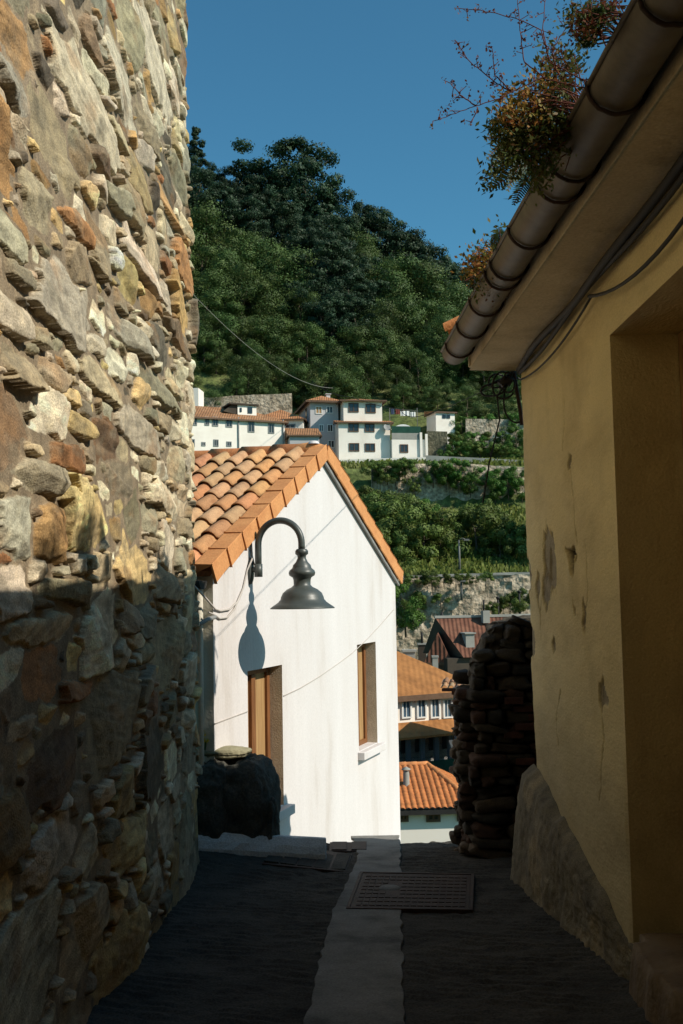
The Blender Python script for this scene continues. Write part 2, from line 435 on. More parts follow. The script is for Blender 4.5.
# ------------------------------------------------------------------ rubble stone wall (left)
WX = -1.40
def wp(px, py):
    p = on_plane(px, py, Vector((WX, 0, 0)), Vector((1, 0, 0))); return p.y, p.z
PAL = dict(pale=(.46, .395, .265), cream=(.52, .45, .31), pinkc=(.48, .40, .28), gold=(.46, .335, .14), ochre=(.33, .20, .075), rust=(.27, .125, .045),
           greyg=(.22, .19, .115), brown=(.165, .11, .06), dark=(.10, .082, .055), tan=(.34, .27, .16), grey=(.30, .27, .19))
hand = [((22, 40), (26, 42), 'ochre', 12), ((90, 105), (48, 50), 'pale', -25), ((160, 68), (27, 42), 'cream', -25), ((10, 235), (24, 30), 'cream', 0),
        ((40, 200), (18, 38), 'greyg', 0), ((68, 308), (30, 54), 'grey', 0), ((143, 263), (23, 22), 'pinkc', -18), ((12, 315), (20, 26), 'pinkc', 0),
        ((185, 270), (13, 24), 'rust', 0), ((85, 235), (18, 16), 'rust', 0), ((22, 372), (25, 22), 'tan', 0), ((140, 432), (28, 26), 'pale', 0),
        ((81, 428), (15, 15), 'gold', 0), ((68, 458), (19, 17), 'rust', 0), ((36, 476), (26, 24), 'greyg', 0), ((84, 516), (27, 46), 'gold', 0),
        ((50, 535), (18, 38), 'ochre', 0), ((12, 525), (22, 38), 'grey', 0), ((166, 500), (24, 20), 'pale', 0), ((105, 385), (30, 20), 'tan', 0),
        ((118, 200), (16, 20), 'greyg', 0), ((65, 20), (20, 26), 'dark', 0), ((95, 40), (14, 24), 'brown', 0), ((183, 180), (14, 20), 'greyg', 0),
        ((150, 130), (14, 20), 'tan', 0), ((20, 275), (18, 14), 'greyg', 0), ((105, 165), (20, 14), 'brown', 0), ((120, 480), (16, 24), 'greyg', 0),
        ((180, 340), (15, 14), 'brown', 0), ((160, 390), (24, 16), 'greyg', 0), ((40, 630), (40, 20), 'tan', 0), ((75, 690), (28, 14), 'rust', -10),
        ((17, 730), (15, 14), 'tan', 0), ((60, 590), (24, 16), 'greyg', 0), ((100, 250), (12, 40), 'tan', 0), ((175, 215), (16, 12), 'ochre', 0),
        ((130, 335), (22, 18), 'grey', 0), ((95, 345), (12, 14), 'cream', 0), ((45, 70), (16, 14), 'dark', 0), ((190, 60), (9, 26), 'brown', 0)]
ss = []   # s, z, rx, rz, ang, prot, palette name
for (px, py), (hx, hy), cn, ang in hand:
    s0, z0 = wp(px, py); s1, _ = wp(px - hx, py); s2, _ = wp(px + hx, py)
    rx = (s2 - s1) / 2 * (.74 if py < 200 else .9); rz = hy * s0 / FPX * .80
    ss.append((s0, z0, rx, rz, R(ang) * .3, RNG.uniform(.034, .05), cn))
names = list(PAL); wts = np.array([.19, .15, .04, .11, .10, .025, .12, .05, .04, .20, .10]); wts /= wts.sum()
S0 = np.array([[a[0], a[1], a[2], a[3]] for a in ss])
ZLO, ZHI = -1.7, 8.3
for rx0, rz0, tries, sep in ((.44, .185, 1500, .94), (.32, .13, 3500, .92), (.21, .08, 9000, .88), (.125, .044, 22000, .84)):
    for _ in range(tries):
        s0 = RNG.uniform(2.2, 10.9); z0 = RNG.uniform(ZLO, ZHI)
        f = RNG.uniform(.75, 1.3); rx = rx0 * f * RNG.uniform(.7, 1.25); rz = rz0 * f * RNG.uniform(.75, 1.5)
        d = ((S0[:, 0] - s0) / (S0[:, 2] + rx)) ** 2 + ((S0[:, 1] - z0) / (S0[:, 3] + rz)) ** 2
        if d.min() < sep ** 2: continue
        ss.append((s0, z0, rx, rz, RNG.normal(0, .12), RNG.uniform(.0, 1) * .036 + .012, names[RNG.choice(len(names), p=wts)]))
        S0 = np.vstack([S0, [s0, z0, rx, rz]])
sg = np.concatenate([np.arange(2.0, 3.7, .03), np.arange(3.7, 6.2, .0085), np.arange(6.2, 9.35, .0115), np.arange(9.35, 9.60, .008), np.arange(9.60, 10.9, .05)])
zg = np.concatenate([np.arange(ZLO, 0, .010), np.arange(0, 5.2, .0072), np.arange(5.2, ZHI, .009)])
Sg, Zg = np.meshgrid(sg, zg)
wx = .028 * fbm(Sg * 4, Zg * 6, 3, 21) + .013 * fbm(Sg * 17, Zg * 24, 3, 25)
wz = .020 * fbm(Sg * 4 + 7, Zg * 6, 3, 23) + .010 * fbm(Sg * 17, Zg * 26, 3, 27)
Sw, Zw = Sg + wx, Zg + wz
_pg = []
for _ in ss:
    q = [(a_ * math.pi / 2 + RNG.normal(0, .20), RNG.uniform(.82, 1.05)) for a_ in range(4)]
    q += [(RNG.uniform(0, 6.283), RNG.uniform(.95, 1.2)) for a_ in range(3)]
    _pg.append(q)
F1 = np.full(Sg.shape, 9e9); F2 = np.full(Sg.shape, 9e9); ID = np.zeros(Sg.shape, dtype=np.int32)
for i, (s0, z0, rx, rz, an, pr, cn) in enumerate(ss):
    c0, c1 = np.searchsorted(sg, [s0 - 2.2 * rx - .12, s0 + 2.2 * rx + .12]); r0, r1 = np.searchsorted(zg, [z0 - 2.4 * rz - .12, z0 + 2.4 * rz + .12])
    if c1 <= c0 or r1 <= r0: continue
    ds = Sw[r0:r1, c0:c1] - s0; dz = Zw[r0:r1, c0:c1] - z0
    u = (ds * math.cos(an) + dz * math.sin(an)) / rx; v = (-ds * math.sin(an) + dz * math.cos(an)) / rz
    d = np.full(u.shape, -9.)
    for a_, r_ in _pg[i]: d = np.maximum(d, (u * math.cos(a_) + v * math.sin(a_)) / r_)
    a1 = F1[r0:r1, c0:c1]; a2 = F2[r0:r1, c0:c1]; idd = ID[r0:r1, c0:c1]
    lt = d < a1
    a2[:] = np.where(lt, a1, np.minimum(a2, d)); a1[:] = np.where(lt, d, a1); idd[:] = np.where(lt, i, idd)
AR = np.array([[a[0], a[1], a[2], a[3], a[4], a[5]] for a in ss]); PC = np.array([PAL[a[6]] for a in ss]); PC = (PC * .90 + PC.mean(1)[:, None] * .06) * 1.36
nS = len(ss)
rz_ = AR[ID, 3]; rx_ = AR[ID, 2]
edge = (np.clip(F2, 0, 4) - F1) * .5 * np.sqrt(rz_ * rx_) * .8
edge = np.minimum(edge, (1.13 - F1) * rz_)
gap = .010
e = np.clip((edge - gap) / np.clip(.12 * rz_, .007, .018), 0, 1)
rnd = 1 - (1 - e) ** 2.2
tl = RNG.normal(0, .13, (nS, 2)); jit = RNG.uniform(.60, 1.28, nS); hue = RNG.normal(0, .025, (nS, 3)); off = RNG.uniform(0, 50, nS); la = RNG.normal(0, .25, nS)
ds = Sg - AR[ID, 0]; dz = Zg - AR[ID, 1]
lu = ds * np.cos(la[ID]) + dz * np.sin(la[ID]); lv = -ds * np.sin(la[ID]) + dz * np.cos(la[ID])
layer = fbm(lu * 5 + off[ID], lv * 34 + off[ID], 4, 41)
chunk = fbm(Sg * 11 + off[ID], Zg * 13, 4, 44); ridge = np.abs(fbm(Sg * 7 + off[ID] * 2, Zg * 10, 3, 47))
fac = np.full(Sg.shape, 9.)
for k in range(5):
    pk = RNG.normal(0, 1, (nS, 2)); pk /= np.linalg.norm(pk, axis=1)[:, None]; gk = RNG.uniform(.008, .052, nS) * np.clip(AR[:, 3] / .10, .3, 1.1); ck_ = RNG.uniform(.0, .022, nS)
    fac = np.minimum(fac, ck_[ID] + gk[ID] * (pk[ID, 0] * ds / rx_ + pk[ID, 1] * dz / rz_))
H = (AR[ID, 5] + np.clip(tl[ID, 0] * ds * .6 + tl[ID, 1] * dz, -.03, .03) + np.clip(fac, -.05, .05)) * rnd + rnd * (.0045 * layer + .005 * chunk - .007 * ridge)
H += (1 - rnd) * .012 * fbm(Sg * 30, Zg * 30, 3, 50) + .05 * fbm(Sg * .8, Zg * .9, 2, 55)
col = PC[ID] * jit[ID][..., None] * (1 + hue[ID])
st_ = fbm(Sg * 2.5 + 3 * off[ID], Zg * 5, 4, 61)
rustm = sstep(.12, .5, st_)[..., None] * .42
col = col * (1 - rustm) + np.array([.27, .135, .05]) * rustm
greym = sstep(.15, .55, fbm(Sg * 4 + off[ID], Zg * 7 + 30, 4, 66))[..., None] * .5
col = col * (1 - greym) + np.array([.20, .175, .12]) * greym
col *= (1 + .38 * layer + .22 * chunk)[..., None]
mm_ = sstep(.0, .35, fbm(Sg * 1.1 + 4, Zg * 1.0, 4, 90) + .40 * sstep(6.8, 8.6, Sg) * sstep(4.6, 3.2, Zg) - .52)
H = np.maximum(H - .045 * (1 - rnd) * (1 - mm_), mm_ * (.012 + .012 * fbm(Sg * 9, Zg * 9, 4, 92)))
sm_ = (mm_ * sstep(.30, .75, mm_ * .8 + .5 * fbm(Sg * 10, Zg * 12, 4, 93)))[..., None]
mortar = np.array([.24, .185, .12]) * (1 + .35 * fbm(Sg * 14, Zg * 14, 3, 71))[..., None]
bare = sstep(.45, .0, np.clip(e, 0, 1))[..., None]
bare = np.maximum(bare, sm_ * .85); mortar = mortar * (1 + .75 * mm_[..., None])
col = np.clip(col * (1 - bare) + mortar * bare, .012, .7)
# path: straight along +y, quarter turn, then along -x
rc = .13; ye = 9.42; cs = ye + rc * math.pi / 2
th = np.clip((sg - ye) / rc, 0, math.pi / 2)
pxs = np.where(sg < ye, WX, np.where(sg < cs, WX - rc * (1 - np.cos(th)), WX - rc - (sg - cs)))
pys = np.where(sg < ye, sg, np.where(sg < cs, ye + rc * np.sin(th), ye + rc))
nx, ny = np.cos(th), np.sin(th)
cz = .10 * fbm(Zg * 1.3, Zg * 0, 3, 81) * sstep(8.3, 9.3, Sg)
VX = pxs[None] + nx[None] * H; VY = pys[None] + ny[None] * H + cz
lean = -.012 * (Zg - 1.7)
VX = VX + lean
wv = np.stack([VX, VY, Zg], -1).reshape(-1, 3)
sw = thing('stone_wall', (WX, 6.0, road_z(6.0)), 'tall rubble stone wall rising along the left side of the lane', 'wall')
np_mesh('stonework', wv, grid_faces(*Sg.shape), M['stone'], sw, col=col.reshape(-1, 3))
mb = MB(); mb.box((-3.2, -6, -2.2), (WX - .12, 9.36, ZHI - .02))
mb.box((WX - .12, -6, -2.2), (WX - .02, 2.05, ZHI - .02))
mb.build('wall_core', M['rock'], sw)

# ------------------------------------------------------------------ yellow house (right)
RX, YE, WT = 1.60, 8.60, 3.58
DY0, DY1, DTOP = 4.25, 5.80, 3.15
yh = thing('yellow_house', (3.2, 5.0, -.6), 'old yellow plastered house with eaves and gutter on the right of the lane', 'house')
sg = np.unique(np.round(np.concatenate([np.arange(-5, 3, .4), np.arange(3, DY0, .03), [DY0], np.arange(DY0 + .03, DY1 - .01, .03), [DY1], np.arange(DY1 + .012, YE - .1, .012), np.arange(YE - .1, YE + .12, .01), [YE + .15]]), 4))
zg = np.unique(np.round(np.concatenate([np.arange(-1.4, DTOP - .006, .014), [DTOP], np.arange(DTOP + .014, WT + .02, .014)]), 4))
Sg, Zg = np.meshgrid(sg, zg)
def ywp(px, py):
    p = on_plane(px, py, Vector((RX, 0, 0)), Vector((1, 0, 0))); return p.y, p.z
Hh = .022 * fbm(Sg * .7, Zg * .9, 3, 101) + .008 * fbm(Sg * 1.8, Zg * 4, 3, 103) + .0026 * fbm(Sg * 7, Zg * 16, 2, 104)
cl = np.ones(Sg.shape + (3,)) * np.array([.71, .575, .30])
va = fbm(Sg * .9, Zg * 1.8, 5, 105)[..., None]
cl = cl * (1 + .16 * va)
# weathering low on the wall and rain streaks
dirt = (sstep(1.25, .1, Zg + .35 * fbm(Sg * 1, Zg * 2.4, 4, 107)) * .55)[..., None]
cl = cl * (1 - dirt) + np.array([.34, .28, .16]) * dirt
strk = (sstep(.18, .6, fbm(Sg * 2.6, Zg * 1.0, 4, 109)) * .25)[..., None]
cl = cl * (1 - strk) + np.array([.46, .36, .17]) * strk
wgx = .035 * fbm(Sg * 16, Zg * 12, 4, 111) + .016 * fbm(Sg * 45, Zg * 45, 2, 112); wgz = .10 * fbm(Sg * 12, Zg * 9, 4, 113)
for (px, py), (hx, hy), tri in (((549, 556), (6.0, 26), 0), ((545.5, 590), (4, 20), 0), ((552, 575), (4, 22), 0), ((528, 574), (4, 17), 0), ((571.5, 560), (5, 11), 1), ((538, 588), (2.0, 12), 0), ((602, 697), (4.5, 11), 0),
                             ((584, 618), (1.4, 12), 0), ((531, 640), (4, 18), 0), ((569, 461), (2.2, 7), 0), ((553, 643), (1.6, 7), 0), ((575, 612), (1.2, 8), 0)):
    s0, z0 = ywp(px, py); a, _ = ywp(px - hx, py); b3, _ = ywp(px + hx, py); rs = abs(b3 - a) / 2; rz = hy * s0 / FPX
    k = 1.0
    u = (Sg + wgx - s0) / rs; v = (Zg + wgz - z0) / rz
    if tri: d = np.maximum(np.abs(u) * 1.0 + (.5 - v * .5) * .9 - .2, np.abs(v))
    else: d = np.sqrt(u * u + v * v)
    m_ = sstep(1.06, .94, d)
    Hh = Hh - (.016 if not tri else .05) * m_
    pc = np.array([.30, .25, .165]) if not tri else np.array([.07, .055, .04])
    cl = cl * (1 - m_[..., None]) + pc * (1 + .3 * fbm(Sg * 20, Zg * 20, 3, 117)[..., None]) * m_[..., None]
# fine cracks, dented, with their inner shade darkened into the colour
for pts, w in ((((568, 455), (572, 490), (574, 520), (577, 545)), .010), (((563, 400), (564, 425), (562, 450)), .008), (((548, 520), (543, 545), (545, 575), (540, 610), (541, 640)), .011), (((586, 545), (588, 590), (584, 625)), .009), (((600, 690), (604, 740), (602, 800)), .010), (((560, 690), (557, 720), (559, 745)), .008)):
    q = [ywp(*p) for p in pts]
    for (s0, z0), (s1, z1) in zip(q[:-1], q[1:]):
        dx, dz = s1 - s0, z1 - z0; L2 = dx * dx + dz * dz
        t = np.clip(((Sg + wgx * .8 - s0) * dx + (Zg - z0) * dz) / L2, 0, 1)
        dd = np.hypot(Sg + wgx * .8 - s0 - t * dx, Zg - z0 - t * dz)
        m_ = sstep(w * 1.6, w * .4, dd) * (.3 + .7 * vnoise(Sg * 9, Zg * 9, 119))
        Hh = Hh - .012 * m_; cl = cl * (1 - .45 * m_[..., None])
# keep the door edges straight
dd = np.maximum(np.maximum(DY0 - Sg, Sg - DY1), Zg - DTOP)
Hh = Hh * sstep(0, .05, dd) + .0
rc = .06; th = np.clip((sg - YE) / rc, 0, math.pi / 2); cs = YE + rc * math.pi / 2
pxs = np.where(sg < YE, RX, np.where(sg < cs, RX + rc * (1 - np.cos(th)), RX + rc + (sg - cs)))
pys = np.where(sg < YE, sg, np.where(sg < cs, YE + rc * np.sin(th), YE + rc))
jagz = .035 * fbm(Zg * 2.0, Zg * 0, 3, 121) * sstep(YE - .5, YE, Sg)
VX = pxs[None] - np.cos(th)[None] * Hh; VY = pys[None] + np.sin(th)[None] * Hh + jagz
keep = ~(((Sg[:-1, :-1] >= DY0 - 1e-6) & (Sg[:-1, 1:] <= DY1 + 1e-6)) & (Zg[1:, :-1] <= DTOP + 1e-6))
np_mesh('wall', np.stack([VX, VY, Zg], -1).reshape(-1, 3), grid_faces(*Sg.shape, keep)[:, ::-1], M['ochre'], yh, col=cl.reshape(-1, 3))
# doorway: jambs, lintel soffit, door, step
DB, STEPZ = 2.0, -.25
def cgrid(o, u, v, nu, nv, name, colr, seed, amp=.008):
    U, V_ = np.meshgrid(np.linspace(0, 1, nu), np.linspace(0, 1, nv)); o, u, v = map(np.array, (o, u, v))
    n = np.cross(u, v); n = n / np.linalg.norm(n)
    lu, lv = np.linalg.norm(u), np.linalg.norm(v)
    ed = np.minimum(np.minimum(U, 1 - U) * lu, np.minimum(V_, 1 - V_) * lv)
    h = (amp * fbm(U * lu * 3, V_ * lv * 2, 4, seed)) * sstep(0, .04, ed)
    P = o + U[..., None] * u + V_[..., None] * v + h[..., None] * n
    c3 = np.ones(P.shape) * np.array(colr) * (1 + .18 * fbm(U * lu * 4, V_ * lv * 1.0, 4, seed + 2))[..., None]
    return P.reshape(-1, 3), grid_faces(nv, nu), c3.reshape(-1, 3)
Vs, Fs, Cs = [], [], []; nb_ = 0
for args in (((RX, DY1, STEPZ - .9), (DB - RX, 0, 0), (0, 0, DTOP - STEPZ + .9), 24, 160, 'j', (.58, .46, .22), 131), ((RX, DY0, STEPZ - .9), (DB - RX, 0, 0), (0, 0, DTOP - STEPZ + .9), 10, 60, 'j', (.58, .46, .22), 133),
             ((RX, DY0, DTOP), (DB - RX, 0, 0), (0, DY1 - DY0, 0), 20, 50, 'l', (.56, .44, .21), 135)):
    P, f_, c3 = cgrid(*args); Vs.append(P); Fs.append(f_ + nb_); Cs.append(c3); nb_ += len(P)
np_mesh('door_reveal', np.concatenate(Vs), np.concatenate(Fs), M['ochre'], yh, col=np.concatenate(Cs))
mb = MB()
for k in range(8):
    a = DY0 + .06 + k * (DY1 - DY0 - .12) / 8
    mb.box((DB + .02, a + .004, STEPZ), (DB + .06, a + (DY1 - DY0 - .12) / 8 - .004, DTOP - .09))
dr = mb.build('door', M['wood_pale'], yh, bevel=.004)
mb = MB(); mb.box((DB, DY0, STEPZ), (DB + .09, DY0 + .06, DTOP)); mb.box((DB, DY1 - .06, STEPZ), (DB + .09, DY1, DTOP)); mb.box((DB, DY0 + .06, DTOP - .08), (DB + .09, DY1 - .06, DTOP))
mb.build('door_frame', M['wood_pale'], dr, bevel=.004)
mb = MB(); mb.tube([(DB + .02, DY0 + .2, .85), (DB - .04, DY0 + .2, .85), (DB - .04, DY0 + .3, .85)], .012); mb.build('handle', M['iron'], dr)
# rough step in front of the door
xs_ = np.linspace(1.38, 2.03, 40); ys_ = np.linspace(3.2, 5.72, 130); X, Y = np.meshgrid(xs_, ys_)
frontx = 1.54 + .07 * fbm(Y * 2, Y * 0, 3, 141); backy = 5.60 + .05 * fbm(X * 3, X * 0, 3, 143)
inside = sstep(-.03, .02, X - frontx) * sstep(-.03, .02, backy - Y + (X > 1.6) * .2)
Zs = (road_z(Y) - .1) * (1 - inside) + inside * (STEPZ + .02 * fbm(X * 4, Y * 4, 4, 145))
np_mesh('doorstep', np.stack([X, Y, Zs], -1).reshape(-1, 3), grid_faces(*X.shape), M['stepstone'], yh)
# rubble plinth
sp = np.concatenate([np.arange(DY1 - .04, YE + .30, .018)]); tp = np.linspace(0, 1, 75); Sg, Tg = np.meshgrid(sp, tp)
zt = np.interp(Sg, [5.6, 5.9, 6.3, 7.2, 8.0, 8.5, 8.9], [-.42, -.30, -.22, -.06, .06, .13, .14]) + .06 * fbm(Sg * 3, Sg * 0, 3, 151)
zb = road_z(Sg) - .12
prof = np.interp(Tg, [0, .12, .75, .93, 1], [1.0, .95, .62, .42, -.10])
wid = np.interp(Sg, [5.6, 6.0, 7.5, 8.6, 9], [.03, .08, .15, .19, .19])
bump_ = .040 * fbm(Sg * 2.6, Tg * 2.2, 4, 153) + .014 * np.abs(fbm(Sg * 9, Tg * 8, 4, 155)) + .005 * fbm(Sg * 30, Tg * 26, 2, 156)
Xp = RX - wid * prof - bump_ * (.3 + prof).clip(0, 1); Zp = zb + (zt - zb) * Tg
cp = np.ones(Sg.shape + (3,)) * np.array([.17, .145, .095]) * (1 + .4 * fbm(Sg * 4, Tg * 4, 4, 157))[..., None]
pm = (sstep(.0, .35, fbm(Sg * 2.5, Tg * 2.2, 4, 159)) * .75)[..., None]; cp = cp * (1 - pm) + np.array([.30, .24, .14]) * pm
Pv = np.stack([Xp, Sg, Zp], -1)
endc = Pv[:, -1:, :] + np.array([.5, .02, 0]); Pv = np.concatenate([Pv, endc], 1); cp = np.concatenate([cp, cp[:, -1:]], 1)
np_mesh('plinth', Pv.reshape(-1, 3), grid_faces(*Pv.shape[:2])[:, ::-1], M['stone'], yh, col=np.clip(cp, .02, .6).reshape(-1, 3))
# body behind the skin, soffit, roof
mb = MB(); mb.prism([(2.12, -5, -1.4), (6.0, -5, -1.4), (6.0, YE - 2.7, -1.4), (1.75, YE - .08, -1.4), (2.0, DY1 + .1, -1.4), (2.12, DY1, -1.4)], (0, 0, WT + 1.4)); mb.box((-1.30, -9, -1.0), (6.0, -5.02, 8.0)); mb.box((-1.30, -5.0, 3.75), (.8, -.5, 8.0)); mb.box((.8, -5.0, 4.6), (6.0, -.5, 8.0)); mb.box((RX + .03, -5, -1.4), (2.12, DY0 - .03, WT)); mb.box((RX + .05, DY1 + .03, -1.4), (2.0, DY1 + .5, WT)); mb.box((RX + .05, DY0 - .03, DTOP + .03), (2.12, DY1 + .03, WT))  # includes an unseen passage behind the camera, added to block sky light
mb.build('wall_core', M['soffit'], yh)
GR = .112
_l0 = at(441.5, 353, 8.74); _l1 = at(637, 0, 3.35)
def gx(y): return _l1.x + (_l0.x - _l1.x) * (y - 3.35) / (8.74 - 3.35) + GR
def gz(y): return _l1.z + (_l0.z - _l1.z) * (y - 3.35) / (8.74 - 3.35)
U, V_ = np.meshgrid(np.linspace(0, 1, 30), np.linspace(-5, YE + .10, 260)); _e0 = gx(V_) + GR + .012; U = _e0 + (1.72 - _e0) * U
zz = WT + .012 * fbm(U * 2, V_ * 1.2, 4, 161) + .02 * (1.72 - U)
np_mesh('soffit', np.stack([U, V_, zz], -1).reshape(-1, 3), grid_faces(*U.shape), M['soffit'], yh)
mb = MB(); _fx = lambda y: gx(y) + GR + .014
mb.hexa([(_fx(-5), -5, WT + .03), (_fx(-5) + .06, -5, WT + .03), (_fx(YE + .1) + .06, YE + .1, WT + .03), (_fx(YE + .1), YE + .1, WT + .03), (_fx(-5), -5, WT + .22), (_fx(-5) + .06, -5, WT + .22), (_fx(YE + .1) + .06, YE + .1, WT + .22), (_fx(YE + .1), YE + .1, WT + .22)]); mb.box((1.14, YE + .03, WT + .035), (1.72, YE + .095, WT + .13)); mb.build('fascia', M['soffit'], yh, bevel=.006)
# ------------------------------------------------------------------ barrel tile roofs
def tile_roof(name, o, along, up, ncol, nrow, cw, rl, parent, base=(.52, .20, .075), seed=0, rad=.075, per=7, over=.07, thick=.013, light=.25):
    """o: eave start; along: unit vector along the eave; up: unit vector up the slope; each tile is a barrel over a flat pan with an open lip"""
    o = np.array(o, float); a = np.array(along, float); u = np.array(up, float); n = np.cross(a, u); n = n if n[2] > 0 else -n
    rg = np.random.default_rng(seed)
    ts = np.linspace(0, 1, 2 * per + 1)
    def prof(t):                      # barrel on .32..1, pan on 0...32
        b = np.clip((t - .30) / .70, 0, 1)
        return rad * np.sqrt(np.clip(1 - (2 * b - 1) ** 2, 0, 1)) * (t > .30) + .010 * np.cos(t / .3 * np.pi * 2) * (t <= .30)
    Vv, Ff, Cc = [], [], []; nb = 0
    for r in range(nrow):
        for c in range(ncol):
            dx, dy_, dh = rg.normal(0, .006), rg.normal(0, .012), rg.normal(0, .004)
            cc = np.array(base) * rg.uniform(.78, 1.18) * (1 + rg.normal(0, .05, 3))
            if rg.random() < light: cc = cc * .5 + np.array([.42, .31, .18]) * .5
            pw = prof(ts)
            lo = r * rl - over + dy_; hi = lo + rl + over + .03
            rows = []
            for (sv, lift, shrink) in ((lo, .034 + dh, 1.0), (lo + .25 * rl, .028 + dh, .97), (hi, .002, .86)):
                tt = (ts - .65) * shrink + .65
                rows.append(o + np.outer((c + tt) * cw + dx, a) + np.outer(np.full_like(ts, sv), u) + np.outer(pw * shrink + lift, n))
            inner = rows[0] - thick * n
            inner2 = rows[1] - thick * n
            P = np.concatenate([inner2, inner, rows[0], rows[1], rows[2]])
            Vv.append(P); k = len(ts); Ff.append(grid_faces(5, k) + nb); nb += len(P)
            Cc.append(np.repeat(cc[None], len(P), 0))
    f = np.concatenate(Ff)
    return np_mesh(name, np.concatenate(Vv), f, M['tile'], parent, smooth=True, col=np.clip(np.concatenate(Cc), .02, .75))

def half_caps(name, p0, p1, r, ln, parent, m, upv=(0, 0, 1), seed=1, base=(.50, .195, .075)):
    """a line of overlapping half-round cap tiles from p0 to p1"""
    rg = np.random.default_rng(seed)
    p0, p1 = np.array(p0, float), np.array(p1, float); d = p1 - p0; L_ = np.linalg.norm(d); d /= L_
    up = np.array(upv, float); up -= d * up.dot(d); up /= np.linalg.norm(up); sd_ = np.cross(d, up)
    n = max(1, int(round(L_ / ln))); ln = L_ / n
    ang = np.linspace(-.05 * np.pi, 1.05 * np.pi, 13)
    Vv, Ff, Cc = [], [], []; nb = 0
    for k in range(n):
        cc = np.array(base) * rg.uniform(.8, 1.2)
        rows = []
        for (s, rr) in ((k * ln + .02, r * .80), (k * ln - .05 + .02, r * .82), (k * ln - .05, r * .84), (k * ln + ln * .5, r * .93), (k * ln + ln, r * 1.02), (k * ln + ln, r * .90)):
            rows.append(p0 + d * s + np.outer(np.cos(ang) * rr, sd_) + np.outer(np.sin(ang) * rr, up))
        P = np.concatenate(rows[2:]); Vv.append(P); Ff.append(grid_faces(4, 13) + nb); nb += len(P); Cc.append(np.repeat(cc[None], len(P), 0))
    return np_mesh(name, np.concatenate(Vv), np.concatenate(Ff), m, parent, col=np.concatenate(Cc))

# yellow house: roof, gutter, brackets
sl = R(24); up_ = Vector((math.cos(sl), -.58 * math.cos(sl), math.sin(sl)))
_o = Vector((gx(8.74) + .10, 8.74, gz(8.74) + .05)); _e = Vector((gx(2.0) + .10, 2.0, gz(2.0) + .05))
tile_roof('roof', _o, (_e - _o).normalized(), up_.normalized(), 58, 9, .24, .42, yh, seed=5)
mb = MB(); e1_ = Vector((1.1, 0, 3.80)); e2_ = e1_ + Vector(up_) * 4.2
mb.prism([(e1_.x, YE + .12, e1_.z), (e2_.x, YE + .12 + e2_.y, e2_.z), (e2_.x, YE + .12 + e2_.y, e2_.z - .12), (e1_.x, YE + .12, e1_.z - .10)], (0, -13.6, 0))
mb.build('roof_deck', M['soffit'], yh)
_q = at(452, 331, 8.3); half_caps('eave_tile', _q + Vector((.0, -.03, .0)), _q + Vector((.45, -.18, .16)), .10, .5, yh, M['tile'], seed=4, base=(.60, .24, .085))
ys_ = np.concatenate([np.arange(-4.8, YE + .14, .06)]); ang = np.linspace(np.pi, 2 * np.pi, 17)
sag = gz(ys_) + .010 * fbm(ys_ * .9, ys_ * 0, 2, 171)
def gut(rr): return np.stack([gx(ys_)[:, None] + rr * np.cos(ang)[None], ys_[:, None] + 0 * ang[None], sag[:, None] + rr * np.sin(ang)[None]], -1)
o_, i_ = gut(GR), gut(GR - .006)[:, ::-1]
prof_ = np.concatenate([o_, i_, o_[:, :1]], 1)
g = np_mesh('gutter', prof_.reshape(-1, 3), grid_faces(*prof_.shape[:2]), M['zinc'], yh)
mb = MB()
for Y_ in (YE + .12,):
    mb.prism([(gx(Y_) + GR * math.cos(t), Y_, gz(Y_) + GR * math.sin(t)) for t in ang], (0, .012, 0))
mb.build('end_cap', M['zinc'], g)
mb = MB(); mb.tube([(gx(y) - GR - .004, y, float(np.interp(y, ys_, sag)) + .008) for y in np.arange(-4.8, YE + .14, .5)], .012, 8); mb.build('rolled_lip', M['zinc'], g)
for Y_ in [8.38, 7.72, 7.08, 6.42, 6.22, 5.62, 4.9, 4.62, 3.95, 3.3, 2.6, 1.9, 1.2]:
    mb = MB(); zc = float(np.interp(Y_, ys_, sag))
    mb.tube([(gx(Y_) + (GR + .012) * math.cos(t), Y_ + random.uniform(-.006, .006), zc + (GR + .012) * math.sin(t)) for t in np.linspace(np.pi * .96, 2.05 * np.pi, 18)], .0095, 8)
    mb.tube([(gx(Y_) + GR, Y_, zc - .01), (gx(Y_) + GR + .05, Y_, zc - .01)], .012, 6)
    mb.build('gutter_bracket', M['iron'], g)
# joint sleeve of the gutter
mb = MB(); zc = float(np.interp(6.30, ys_, sag)); gs = [(gx(6.3) + (GR + .005) * math.cos(t), 6.24, zc + (GR + .005) * math.sin(t)) for t in ang]
i0 = mb.add(gs); i1 = mb.add([(x, y + .14, z) for x, y, z in gs])
for k in range(16): mb.face((i0 + k, i0 + k + 1, i1 + k + 1, i1 + k), True)
mb.build('joint_sleeve', M['zinc'], g)

